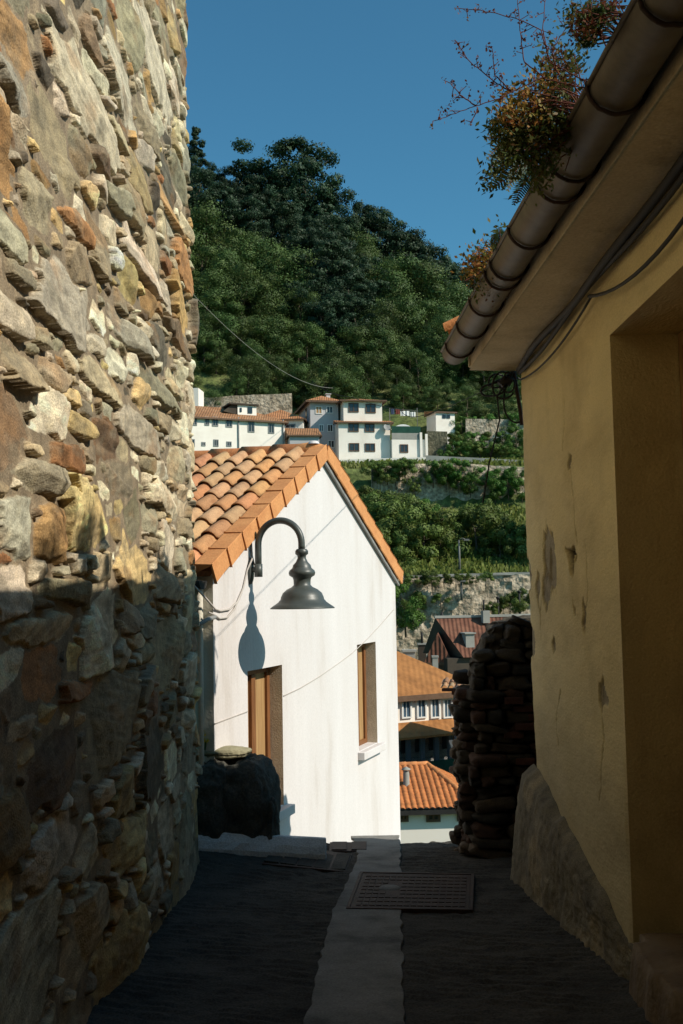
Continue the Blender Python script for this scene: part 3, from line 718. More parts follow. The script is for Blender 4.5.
# cables under the eave
def sagp(a, b, sag_, n=14):
    a, b = Vector(a), Vector(b); return [a.lerp(b, t) - Vector((0, 0, sag_ * 4 * t * (1 - t))) for t in [k / (n - 1) for k in range(n)]]
mb = MB()
path = [Vector((1.535 + .012 * math.sin(y * 3.1), y, 3.535 + .018 * math.sin(y * 1.7 + 1))) for y in np.arange(-4.5, 8.65, .22)]
mb.tube(path, .026, 8)
path = [Vector((1.55, y, 3.50 + .02 * math.sin(y * 2.3))) for y in np.arange(-4.5, 8.62, .22)]
mb.tube(path, .016, 8)
cab = mb.build('cable_run', M['cable'])
tag(cab, 'thick black cables running under the eave along the yellow wall', 'cable')
mb = MB(); mb.tube(sagp((1.55, 6.05, 3.46), (1.55, 3.6, 3.44), .17), .011, 6); mb.tube(sagp((1.565, 8.5, 3.46), (1.565, 6.05, 3.46), .085), .008, 6); mb.tube(sagp((1.56, 3.6, 3.44), (1.56, 1.2, 3.44), .2), .011, 6)
tag(mb.build('sagging_wire', M['cable']), 'thin dark wire hanging in loops below the eave cables', 'wire')
# tangle at the far corner
mb = MB()
cc = at(506, 383, 8.72)
for k, (rx_, rz_, ox, oz, dy) in enumerate(((.10, .12, -.02, -.02, .0), (.085, .06, -.06, .03, .05), (.12, .2, .10, -.15, .03), (.05, .09, .02, .0, -.03), (.10, .05, -.12, -.06, .02))):
    mb.tube([cc + Vector((ox + rx_ * math.cos(t), dy + .03 * math.sin(2 * t), oz + rz_ * math.sin(t))) for t in np.linspace(.4 * k, 5.6 + .4 * k, 26)], .0085, 6)
mb.tube([cc + Vector((.12, 0, .16)), cc, cc + Vector((-.08, .02, -.12)), cc + Vector((-.06, .03, -.32)), cc + Vector((-.16, .05, -.7)), cc + Vector((-.22, .1, -1.05))], .007, 6)
mb.tube([cc + Vector((.10, 0, .13)), cc + Vector((.0, 0, .05)), cc + Vector((-.16, .02, -.02))], .013, 6)
tag(mb.build('cable_tangle', M['cable']), 'knot of looped black cables hanging at the far corner of the yellow house', 'cable')
mb = MB(); mb.tube([cc + Vector((-.05, .0, -.02)), cc + Vector((.0, .0, .03)), cc + Vector((.05, 0, 0))], .045, 8); tag(mb.build('junction_box', M['cable']), 'small black junction box inside the cable knot', 'junction box')
mb = MB(); mb.tube([at(513, 366, 8.74), at(516, 385, 8.735), at(520.5, 412, 8.735), at(522, 425, 8.74)], .018, 8)
tag(mb.build('rusty_pipe', M['iron']), 'short rusty pipe running down the far corner of the yellow wall', 'pipe')
# ------------------------------------------------------------------ white gabled house
TH = R(20)
GA = Vector((math.sin(TH), math.cos(TH), 0)); GN = Vector((math.cos(TH), -math.sin(TH), 0)); GL = -GN; UPV = Vector((0, 0, 1))
C0 = at(213, 590, 10.0)
def gpt(px, py, out=0.):       # (u along the gable, z)
    p = on_plane(px, py, C0 + GN * out, GN); return (p - C0).dot(GA), p.z
def gp(u, z, out=0.): q = C0 + GA * u + GN * out; return Vector((q.x, q.y, z))
GLEN = gpt(395.5, 600)[0]
EZ = gpt(213, 570)[1]
zap = gpt(324.5, 455)[1]; uap = GLEN / 2
wh = thing('white_house', (C0.x, C0.y, -3.5), 'white gabled house with terracotta roof standing below the lane', 'house')
ZB = -4.2
# openings
wins = []
for (l, tl_), (r, tr_), bot in (((247.5, 671.5), (282, 664.5), (283, 806)), ((357, 645.5), (375.5, 641), (378.2, 743))):
    u0, z0 = gpt(l, tl_); u1, z1 = gpt(r, tr_); zb_ = gpt(*bot)[1]
    wins.append((u0, u1, (z0 + z1) / 2, zb_))
us = sorted([0, GLEN] + [w for q in wins for w in q[:2]]); zs = sorted(set([ZB, EZ] + [w for q in wins for w in q[2:]]))
mb = MB()
def hole(ua, ub, za, zb): return any(w[0] - 1e-4 <= ua and ub <= w[1] + 1e-4 and w[3] - 1e-4 <= za and zb <= w[2] + 1e-4 for w in wins)
for i in range(len(us) - 1):
    for j in range(len(zs) - 1):
        if not hole(us[i], us[i + 1], zs[j], zs[j + 1]): mb.poly([gp(us[i], zs[j]), gp(us[i + 1], zs[j]), gp(us[i + 1], zs[j + 1]), gp(us[i], zs[j + 1])])
mb.poly([gp(0, EZ), *[gp(u, EZ) for u in us[1:-1]], gp(GLEN, EZ), gp(uap, zap)])
DEP = 6.5
mb.m = 1
mb.poly([gp(0, ZB, -DEP), gp(0, ZB), gp(0, EZ), gp(0, EZ, -DEP)])
mb.m = 0
mb.poly([gp(GLEN, ZB), gp(GLEN, ZB, -DEP), gp(GLEN, EZ, -DEP), gp(GLEN, EZ)])
mb.poly([gp(0, ZB, -DEP), gp(0, EZ, -DEP), gp(uap, zap, -DEP), gp(GLEN, EZ, -DEP), gp(GLEN, ZB, -DEP)])
mb.build('wall', [M['white'], M['greywall']], wh)
RD = .20
for k, (u0, u1, zt_, zb_) in enumerate(wins):
    mb = MB()
    mb.poly([gp(u1, zb_), gp(u1, zb_, -RD), gp(u1, zt_, -RD), gp(u1, zt_)])
    mb.poly([gp(u0, zb_), gp(u0, zt_), gp(u0, zt_, -RD), gp(u0, zb_, -RD)])
    mb.poly([gp(u0, zt_), gp(u1, zt_), gp(u1, zt_, -RD), gp(u0, zt_, -RD)])
    mb.poly([gp(u0, zb_), gp(u0, zb_, -RD), gp(u1, zb_, -RD), gp(u1, zb_)])
    rv = mb.build('window', M['reveal'], wh)
    fw = .075
    def bar(a, b2, za, zb, o0, o1, m=mb):
        m.hexa([gp(a, za, o0), gp(b2, za, o0), gp(b2, za, o1), gp(a, za, o1), gp(a, zb, o0), gp(b2, zb, o0), gp(b2, zb, o1), gp(a, zb, o1)])
    f = MB()
    for q in ((u0, u0 + fw, zb_, zt_), (u1 - fw, u1, zb_, zt_), (u0 + fw, u1 - fw, zt_ - fw, zt_), (u0 + fw, u1 - fw, zb_, zb_ + fw)):
        bar(*q, -RD + .045, -RD - .03, f)
    um = (u0 + u1) / 2; bar(um - .05, um + .05, zb_ + fw, zt_ - fw, -RD + .055, -RD - .02, f)
    f.build('frame', M['wood'], rv, bevel=.006)
    f = MB(); bar(u0 + fw, um - .05, zb_ + fw, zt_ - fw, -RD + .01, -RD - .012, f); bar(um + .05, u1 - fw, zb_ + fw, zt_ - fw, -RD + .01, -RD - .012, f)
    f.build('shutter_panel', M['wood_pale'], rv)
    f = MB(); bar(u0 - .05, u1 + .10, zb_ - .10, zb_ + .005, .10, .0, f); bar(u0, u1, zb_ - .02, zb_ + .012, .0, -RD + .04, f)
    f.build('sill', M['white'], rv, bevel=.008)
# roof
sv = Vector((0, 0, 0)); half = GLEN / 2
slopeL = (GA * half + UPV * (zap - EZ)).normalized(); slopeR = (-GA * half + UPV * (zap - EZ)).normalized()
NL = Vector(slopeL).cross(-GL); NL = NL if NL.z > 0 else -NL
NR_ = Vector(slopeR).cross(GL); NR_ = NR_ if NR_.z > 0 else -NR_
OV = .14
SLN = (Vector((half, zap - EZ, 0))).length + OV
OUT = .07
dk = .07
eL = gp(0, EZ) - slopeL * OV + NL * dk; eR = gp(GLEN, EZ) - slopeR * OV + NR_ * dk
nrow = 9; rl = (SLN - .02) / nrow
tile_roof('roof', eL + GN * (OUT - .20), GL, slopeL, 25, nrow, .265, rl, wh, seed=9, base=(.54, .27, .125), rad=.078, light=.5)
tile_roof('far_slope', eR + GL * DEP, GN, slopeR, 24, nrow, .265, rl, wh, seed=10, base=(.54, .27, .125), rad=.078)
mb = MB()
for (e_, s_, n_) in ((eL, slopeL, NL), (eR, slopeR, NR_)):
    a = e_ + GN * OUT * .4 - n_ * .012; b2 = a + s_ * (SLN + .02)
    mb.prism([a, b2, b2 - n_ * .06, a - n_ * .06], GL * (DEP + .3))
mb.build('roof_deck', M['wood'], wh)
half_caps('ridge_tiles', gp(uap, zap + .05, OUT - .30), gp(uap, zap + .05, -DEP - .1), .125, .44, wh, M['tile'], seed=3)
# verge tiles: an L shaped edge tile, overlapping up the slope
def verge(e_, s_, n_, seed, m):
    rg = random.Random(seed); mb = MB(); n = 9; L_ = (SLN + .01) / n
    for k in range(n):
        a = e_ + s_ * (k * L_ - (.022 if k else 0)) ; b2 = e_ + s_ * ((k + 1) * L_ + (0 if k == n - 1 else 0.02))
        la, lb = .061 + rg.uniform(-.003, .003), .052
        w0, dr0 = .215, .21
        o0, o1 = OUT + .018 + rg.uniform(-.003, .003), OUT
        def P(base, out, lift): return base + GN * out + n_ * lift
        # outer profile: inner top, outer top, outer bottom
        i = mb.add([P(a, o0 - w0, la), P(a, o0, la), P(a, o0, la - dr0), P(a, o0 - .02, la - dr0), P(a, o0 - .02, la - .02), P(a, o0 - w0, la - .09),
                    P(b2, o1 - w0, lb), P(b2, o1, lb), P(b2, o1, lb - dr0 + .02), P(b2, o1 - .02, lb - dr0 + .02), P(b2, o1 - .02, lb - .02), P(b2, o1 - w0, lb - .09)])
        for q in range(6):
            r2 = (q + 1) % 6; mb.face((i + q, i + r2, i + 6 + r2, i + 6 + q))
        mb.face([i + q for q in (0, 1, 4, 5)]); mb.face([i + q for q in (1, 2, 3, 4)])
        mb.face([i + 6 + q for q in (5, 4, 1, 0)]); mb.face([i + 6 + q for q in (4, 3, 2, 1)])
    return mb.build('verge_tiles', M['terracotta'], wh, bevel=.016)
verge(eL, slopeL, NL, 3, 0); verge(eR, slopeR, NR_, 4, 0)
# grey strip drawn for the shadow gap under the right verge, apex cap
mb = MB()
a = eR + GN * .02 - NR_ * .16; b2 = a + slopeR * SLN
mb.prism([a, b2, b2 - NR_ * .035, a - NR_ * .035], GN * .03)
mb.build('verge_shadow_strip', M['frame_grey'], wh)
mb = MB(); mb.tube([gp(uap, zap + .04, -.34), gp(uap, zap + .05, -.12), gp(uap, zap + .03, .02)], [.12, .125, .09], 14); mb.build('apex_cap', M['terracotta'], wh, bevel=.01)
mb = MB(); q = gp(uap - .05, zap + .155, -.10); mb.lathe([(0, .025), (.04, .02), (.06, .01), (.075, -.02)], q, 14); mb.build('mortar_dab', M['white'], wh)
# eave gutter, rafter ends and bracket at the near eave
mb = MB()
gq = eL - slopeL * .02 - NL * .10
for t0 in (0,):
    ring = [(-GA * (.075 + .085 * math.cos(t)) + UPV * (.085 * math.sin(t) - .01)) for t in np.linspace(np.pi, 2 * np.pi, 11)]
    i0 = mb.add([gq + GN * .0 + r_ for r_ in ring]); i1 = mb.add([gq + GL * DEP + r_ for r_ in ring])
    for k in range(10): mb.face((i0 + k, i0 + k + 1, i1 + k + 1, i1 + k), True)
    mb.face([i0 + k for k in range(11)])
ge = mb.build('eave_gutter', M['cable'], wh)
for k in range(7):
    mb = MB(); a = gp(0, EZ - .02, -.25 - k * .9); mb.prism([a + slopeL * .25 + UPV * .02, a - slopeL * .24 + UPV * .02, a - slopeL * .24 - UPV * .08, a + slopeL * .25 - UPV * .10], GL * .09)
    mb.build('rafter_end', M['wood'], wh)
mb = MB(); mb.tube([gp(.0, gpt(213, 617)[1], .02), gp(-.12, gpt(213, 617)[1] - .02, .0), gp(-.34, gpt(213, 617)[1] - .10, -.05)], .022, 8); mb.build('overflow_pipe', M['frame_grey'], wh)
mb = MB(); mb.tube([gp(-.10, EZ - .1, -.10), gp(-.07, EZ - .3, -.12), gp(-.06, -3, -.12)], .04, 8); mb.build('downpipe', M['greywall'], wh)

# thin pale tube drawn in place of a wire's shadow on the gable
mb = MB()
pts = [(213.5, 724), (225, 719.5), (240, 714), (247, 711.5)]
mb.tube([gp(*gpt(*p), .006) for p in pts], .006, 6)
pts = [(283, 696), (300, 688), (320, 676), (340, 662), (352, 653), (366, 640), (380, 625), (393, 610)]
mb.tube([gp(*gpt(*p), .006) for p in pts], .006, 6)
tag(mb.build('wire_shadow_line', M['cable_pale']), 'thin pale line in place of a wire shadow, diagonal across the white gable', 'cable')

# ------------------------------------------------------------------ gooseneck wall lamp
pm_ = on_plane(249.5, 571, C0, GN)
wl = thing('wall_lamp', pm_, 'dark green gooseneck lamp with bell shade fixed to the white gable', 'lamp')
mb = MB()
A = pm_
def lp(out, z): return A + GN * out + UPV * z
prof_ = [(0, .034), (.05, .034), (.062, .024), (.066, 0)]
i_r = []
for (r_, h_) in prof_:
    i_r.append(mb.add([A + GN * (h_ + .003) + GA * (r_ * .78 * math.cos(t)) + UPV * (r_ * 2.25 * math.sin(t)) for t in np.linspace(0, 2 * np.pi, 24, endpoint=False)]))
for k in range(3):
    for q in range(24): mb.face((i_r[k] + q, i_r[k] + (q + 1) % 24, i_r[k + 1] + (q + 1) % 24, i_r[k + 1] + q), True)
mb.build('wall_plate', M['lamp'], wl)
ds_ = A.y / FPX * 1.0
def outz(px, py):
    n = GA; p = on_plane(px, py, A, n); return (p - A).dot(GN), p.z - A.z
o1, z1 = outz(258.5, 577); o2, zt_ = outz(258.5, 545); o3, z3 = outz(301.6, 549); _, ztop = outz(280, 520.5)
mb = MB(); pr = .036
mb.tube([lp(o1, z1 - .0), lp(o1, z1 + .14)], pr * 1.22, 14)
path = [lp(o1, z1 + .10), lp(o1, zt_ - .1)]
rad_ = (o3 - o1) / 2
for t in np.linspace(np.pi, -.02, 26): path.append(lp(o1 + rad_ + rad_ * math.cos(t), ztop - rad_ + rad_ * math.sin(t) if math.sin(t) >= 0 else ztop - rad_))
path += [lp(o3, (ztop - rad_) * .6 + z3 * .4), lp(o3, z3)]
mb.tube(path, pr, 14)
mb.tube([lp(.02, z1 + .08), lp(o1, z1 + .08)], .03, 10)
mb.build('arm', M['lamp'], wl)
k_ = lp(o3, 0).y / FPX
axis = lp(o3, 0)
def zz_(py): return outz(301.6, py)[1]
P_ = [(5, 549), (6.5, 551), (6.5, 554), (4.5, 555.5), (4.2, 558), (6, 562), (8.8, 565), (9.2, 566.5), (9.6, 568), (12.6, 570.5), (13.4, 573), (12.6, 575.5), (9.4, 577.5), (8.6, 580), (8.4, 585), (10.5, 587), (15.5, 589.5), (19.5, 593), (21.3, 597), (21.8, 599.5), (23.2, 600.8), (24.0, 602), (27, 604.2), (32.0, 607.6), (32.2, 608.6), (30.5, 608.4), (23, 604), (20.5, 600), (18, 594), (12, 590), (4, 588.6), (.1, 588.4)]
mb = MB(); mb.lathe([(r_ * k_, zz_(y)) for r_, y in P_], (axis.x, axis.y, A.z), 48)
sh = mb.build('lamp_shade', M['lamp'], wl)
mb = MB(); zb0 = zz_(590); mb.lathe([(.02, zb0 + .02), (.035, zb0), (.05, zb0 - .05), (.045, zb0 - .09), (.0, zb0 - .11)], (axis.x, axis.y, A.z), 20)
mb.build('bulb', M['lamp_in'], sh)
# supply cable of the lamp
mb = MB(); cp_ = lambda px, py, o=.015: gp(*gpt(px, py), o)
mb.tube([cp_(250.3, 541, .01), cp_(250.8, 556), cp_(250, 565, .05)], .010, 6)
mb.tube([cp_(248.5, 558, .05), cp_(246, 570), cp_(242, 588), cp_(236, 602), cp_(228, 609.5), cp_(219, 611), cp_(213.3, 609, .02)] + [gp(-.12, gpt(207, 604)[1] + .04, .0), gp(-.30, gpt(200, 597)[1] + .08, -.02), gp(-.42, gpt(195, 590)[1] + .1, -.05)], .010, 6)
mb.tube([cp_(240, 593, .02), cp_(233, 609), cp_(226, 617.5), cp_(218, 618.5), cp_(213.3, 615, .02), gp(-.1, gpt(213, 612)[1], .0)], .010, 6)
tag(mb.build('lamp_cable', M['cable_pale']), 'grey supply cable looping from the lamp to the near eave', 'cable')

# ------------------------------------------------------------------ rock outcrop, concrete cap, flower
def lump(name, c, sx, sy, sz, m, parent=None, seed=0, amp=.25, sub=5, freq=1.6, flat=0.):
    bm = bmesh.new(); bmesh.ops.create_icosphere(bm, subdivisions=sub, radius=1)
    P = np.array([v.co[:] for v in bm.verts]); F_ = np.array([[v.index for v in f.verts] for f in bm.faces]); bm.free()
    P = np.sign(P) * np.abs(P) ** .72
    d = fbm3(P + seed, freq, 4, seed); d2 = np.abs(fbm3(P + seed, freq * 2.5, 3, seed + 3))
    P = P * (1 + amp * d - amp * .6 * d2)[:, None] * np.array([sx, sy, sz])
    return P + np.array(c), F_
P1, F1_ = lump('r', at(241, 803, 10.12), .34, .26, .47, None, seed=4, amp=.22)
P2, F2_ = lump('r', at(210, 806, 10.05), .22, .26, .50, None, seed=9, amp=.2)
P3, F3_ = lump('r', at(264, 823, 10.1), .15, .2, .32, None, seed=15, amp=.3)
P = np.concatenate([P1, P2, P3]); Fq = np.concatenate([F1_, F2_ + len(P1), F3_ + len(P1) + len(P2)])
rk = np_mesh('rock', P, Fq, M['rock'], org=(float(P[:, 0].mean()), float(P[:, 1].mean()), float(P[:, 2].min())))
tag(rk, 'dark rough rock lump at the end of the stone wall before the white house', 'rock')
P1, F1_ = lump('r', at(224, 752, 10.16), .27, .16, .055, None, seed=21, amp=.15)
ck = np_mesh('capstone', P1, F1_, M['cap'], org=(float(P1[:, 0].mean()), float(P1[:, 1].mean()), float(P1[:, 2].min())))
tag(ck, 'sunlit lichen covered stone on top of the dark rock', 'stone')
M['yellow'] = mat('yellow petals', [(.75, .55, .02), (.85, .68, .05)], scale=12, bump=0)
M['stemg'] = leaf_mat('plant green', [(.05, .10, .02), (.10, .17, .04)], scale=3)
fl = at(207, 741, 10.05); fo = thing('yellow_flower', fl, 'bright yellow flowers growing beside the sunlit stone', 'flower')
mb = MB(); rg = random.Random(5)
for k in range(42):
    c = fl + Vector((rg.gauss(0, .035), rg.gauss(0, .03), rg.gauss(.02, .03))); n = Vector((rg.gauss(0, 1), rg.gauss(-.6, 1), rg.gauss(.6, 1))).normalized(); u = n.orthogonal().normalized(); w = n.cross(u)
    s = rg.uniform(.016, .028); mb.poly([c + u * s, c + w * s * .8, c - u * s, c - w * s * .8])
mb.build('petals', M['yellow'], fo)
mb = MB()
for k in range(6): mb.tube([fl + Vector((rg.gauss(0, .03), rg.gauss(0, .03), -.16)), fl + Vector((rg.gauss(0, .03), rg.gauss(0, .03), .0))], .005, 5)
mb.build('stems', M['stemg'], fo)

# ------------------------------------------------------------------ ruined wall at the lane's far right
def ruin():
    bm = bmesh.new(); bmesh.ops.create_cube(bm, size=1); bmesh.ops.subdivide_edges(bm, edges=bm.edges[:], cuts=70, use_grid_fill=True)
    P = np.array([v.co[:] for v in bm.verts]) + .5; Fq = np.array([[v.index for v in f.verts] for f in bm.faces]); bm.free()
    Q = P - .5
    T = P[:, 2]; x = 1.30 + P[:, 0] * .66; y = 10.18 + P[:, 1] * .34
    top = np.interp(x, [1.20, 1.25, 1.31, 1.40, 1.52, 1.67, 1.93, 2.7], [.35, .66, .88, 1.06, 1.24, 1.34, 1.40, 1.6])
    z = -1.6 + (top + 1.6) * T
    x = x + .05 * (1 - T) * (1 - P[:, 0])
    V = np.stack([x, y, z], 1)
    d = np.stack([fbm3(V + 3.1, 1.5, 4, 203), fbm3(V + 7.7, 1.5, 4, 205), fbm3(V + 1.3, 1.5, 4, 207)], 1) * .07
    d2 = np.stack([np.abs(fbm3(V * [1, 1, 1.7] + 3.1, 5, 3, 213)), np.abs(fbm3(V * [1, 1, 1.7] + 7.7, 5, 3, 215)), np.abs(fbm3(V + 1.3, 5, 3, 217))], 1) * .12
    return V + d + d2 * np.sign(Q) * [1, 1, .6], Fq
V, f_ = ruin()
rw = thing('ruined_wall', (1.8, 9.7, -1.3), 'crumbling dark rubble wall beyond the far end of the yellow house', 'wall')
mb = MB()
mb.prism([(1.80, 8.70, -1.6), (2.06, 9.95, -1.6), (2.5, 9.9, -1.6), (3.1, 9.25, -1.6), (4.6, 7.3, -1.6), (4.6, 6.95, -1.6), (1.92, 8.52, -1.6)], (0, 0, 4.05)); mb.build('shade_wedge', M['rock'], rw, bevel=.03)  # unseen wedge added to keep sun off the rock, kerb and ruin
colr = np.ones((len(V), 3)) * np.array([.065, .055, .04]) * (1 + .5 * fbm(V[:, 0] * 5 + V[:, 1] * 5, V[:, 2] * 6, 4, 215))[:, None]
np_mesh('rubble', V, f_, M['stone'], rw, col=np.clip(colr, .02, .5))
rg = random.Random(31); Vs_, Fs_, Cs_ = [], [], []; nb_ = 0
bm = bmesh.new(); bmesh.ops.create_icosphere(bm, subdivisions=3, radius=1)
P0 = np.array([v.co[:] for v in bm.verts]); F0 = np.array([[v.index for v in f.verts] for f in bm.faces]); bm.free()
P0 = np.sign(P0) * np.abs(P0) ** .55
def topz(x): return float(np.interp(x, [1.20, 1.25, 1.31, 1.40, 1.52, 1.67, 1.93, 2.7], [.35, .66, .88, 1.06, 1.24, 1.34, 1.40, 1.6]))
z = -1.35
while z < 1.4:
    h_ = rg.uniform(.06, .15)
    for side in (0, 1):
        t = 1.20 + rg.uniform(0, .1) if side == 0 else 10.16
        while t < (2.0 if side == 0 else 10.62):
            w_ = rg.uniform(.10, .42) if side == 0 else rg.uniform(.12, .28)
            x_, y_ = (t + w_ / 2, 10.10 + rg.uniform(-.03, .05)) if side == 0 else (1.24 + rg.uniform(-.04, .05), t + w_ / 2)
            if z + h_ * .6 < topz(x_ + .02):
                sx_, sy_ = (w_ / 2 * .97, .12) if side == 0 else (.11, w_ / 2 * .97)
                _o = rg.uniform(0, 50); d_ = fbm3(P0 + _o, 1.3, 3, rg.randint(0, 999)) - .7 * np.abs(fbm3(P0 + _o, 3.2, 3, 77)); an = rg.gauss(0, .13)
                Q_ = P0 * (1.06 + .40 * d_)[:, None] * np.array([sx_, sy_, h_ / 2 * 1.0]); Q_ = np.stack([Q_[:, 0] * math.cos(an) - Q_[:, 2] * math.sin(an), Q_[:, 1], Q_[:, 2] * math.cos(an) + Q_[:, 0] * math.sin(an)], 1)
                Vs_.append(Q_ + np.array([x_, y_, z + h_ / 2])); Fs_.append(F0 + nb_); nb_ += len(P0)
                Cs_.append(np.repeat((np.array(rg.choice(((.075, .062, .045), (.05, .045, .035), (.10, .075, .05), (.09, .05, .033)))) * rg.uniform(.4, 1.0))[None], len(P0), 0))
            t += w_ + rg.uniform(.0, .02)
    z += h_ * .98
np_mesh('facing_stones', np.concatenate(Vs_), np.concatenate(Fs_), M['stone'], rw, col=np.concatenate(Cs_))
mb = MB(); rg = random.Random(8)
for r_ in range(9):
    for c_ in range(3):
        if rg.random() < .25: continue
        x0 = 1.56 + c_ * .24 + (.12 if r_ % 2 else 0) + rg.uniform(-.015, .015); z0 = -.15 + r_ * .085; y0 = 9.95 + rg.uniform(-.03, .05)
        mb.box((x0, y0, z0), (x0 + .21 + rg.uniform(-.05, .01), y0 + .16, z0 + .065))
mb.build('brick_patch', M['brick'], rw, bevel=.008)
# loose pebble by the doorstep
P1, F1_ = lump('r', on_road(630, 943, .02) + Vector((0, 0, .02)), .028, .03, .022, None, seed=33, amp=.2, sub=3)
tag(np_mesh('pebble', P1, F1_, M['band'], org=(float(P1[:, 0].mean()), float(P1[:, 1].mean()), float(P1[:, 2].min()))), 'small pale pebble lying beside the doorstep', 'pebble')
# ------------------------------------------------------------------ terrain
TY = [-90, -20, -6, 0, 10.6, 11.6, 12.4, 20.2, 21, 30, 50, 72, 74.2, 75.2, 82, 95, 100, 102.5, 106, 112, 116, 118.5, 125, 150, 180, 200, 230, 300, 420]
TZ = [8, 2.0, .2, -.4, -1.5, -2.6, -3.9, -3.9, -6.5, -10, -9.6, -6.5, -5.5, 2.4, 4.0, 8.2, 9.6, 14.2, 15.0, 15.6, 16.5, 21.8, 26, 40, 57, 63, 58, 50, 38]
def zt(x, y):
    z = np.interp(y, TY, TZ)
    g = np.clip((np.asarray(y) - 112) / 68, 0, 1)
    xx = np.clip(np.asarray(x) - 5, -45, 60)
    z = z - g * .60 * xx
    m_ = sstep(76, 84, y)
    return z + m_ * (1.0 * fbm(np.asarray(x) * .06, np.asarray(y) * .06, 3, 301) + .35 * fbm(np.asarray(x) * .35, np.asarray(y) * .35, 3, 303)) * (1 - .7 * sstep(100, 104, y) * (1 - sstep(116, 120, y)))
def ztf(x, y): return float(zt(np.array([x]), np.array([y]))[0])
xs = np.concatenate([np.arange(-1400, -60, 60), np.arange(-60, 70, 1.2), np.arange(70, 1400, 60)])
ys = np.concatenate([np.arange(-900, -20, 60), np.arange(-20, 72, 1.5), np.arange(72, 76, .4), np.arange(76, 125, 1.0), np.arange(125, 210, 2.5), np.arange(210, 1500, 50)])
X, Y = np.meshgrid(xs, ys)
Z = zt(X.ravel(), Y.ravel()).reshape(X.shape)
lane = (np.abs(X) < 3) & (Y < 11.6) & (Y > -8)
np_mesh('hillside', np.stack([X, Y, Z], -1).reshape(-1, 3), grid_faces(*X.shape), M['earth'])
tag(bpy.data.objects['hillside'], kind='structure')

# ------------------------------------------------------------------ house kit
def far_house(label, px0, py0, Y0, w, h, d, yaw, wall, wins, roof=None, cat='house', name='house', bury=4.0, frame='frame_brown', glass='glass', sill=None, tile='rtile', pix=False):
    """front-left-bottom corner at the pixel (px0, py0) and distance Y0; w, h, d in metres; wins: (u, v, width, height[, glass, frame]) from that corner"""
    p = at(px0, py0, Y0); t = thing(name, p, label, cat)
    ex = Vector((math.cos(yaw), math.sin(yaw), 0)); ey = Vector((-math.sin(yaw), math.cos(yaw), 0))
    T = Matrix((ex, ey, Vector((0, 0, 1)))).transposed().to_4x4(); T.translation = p
    if pix:      # openings given as pixels on the facade
        fn = -ey
        def onf(px, py): q = T.inverted() @ on_plane(px, py, p, fn); return q.x, q.z
        wins = [(*onf(a_, b_), abs(onf(a_ + c_ / 2, b_)[0] - onf(a_ - c_ / 2, b_)[0]), abs(onf(a_, b_ - d_ / 2)[1] - onf(a_, b_ + d_ / 2)[1])) for a_, b_, c_, d_ in wins]
    mb = MB(T); mb.box((0, 0, -bury), (w, d, h)); mb.build('wall', M[wall], t)
    for q in wins:
        u, v, ww, hh = q[:4]; g_ = q[4] if len(q) > 4 else glass; f_ = q[5] if len(q) > 5 else frame
        b = .09
        mb = MB(T)
        for a_, b_ in (((u - ww / 2, -.07, v - hh / 2), (u - ww / 2 + b, .02, v + hh / 2)), ((u + ww / 2 - b, -.07, v - hh / 2), (u + ww / 2, .02, v + hh / 2)), ((u - ww / 2 + b, -.07, v + hh / 2 - b), (u + ww / 2 - b, .02, v + hh / 2)),
                       ((u - ww / 2 + b, -.07, v - hh / 2), (u + ww / 2 - b, .02, v - hh / 2 + b)), ((u - .035, -.06, v - hh / 2 + b), (u + .035, .02, v + hh / 2 - b))): mb.box(a_, b_)
        wo = mb.build('window', M[f_], t)
        mb = MB(T); mb.box((u - ww / 2 + b * .5, -.02, v - hh / 2 + b * .5), (u + ww / 2 - b * .5, .03, v + hh / 2 - b * .5)); mb.build('pane', M[g_], wo)
        if sill: mb = MB(T); mb.box((u - ww / 2 - .08, -.14, v - hh / 2 - .09), (u + ww / 2 + .08, .02, v - hh / 2 - .002)); mb.build('sill', M[sill], wo)
    if roof: roof_on(T, t, w, d, h, yaw=yaw, **roof)
    return t, T

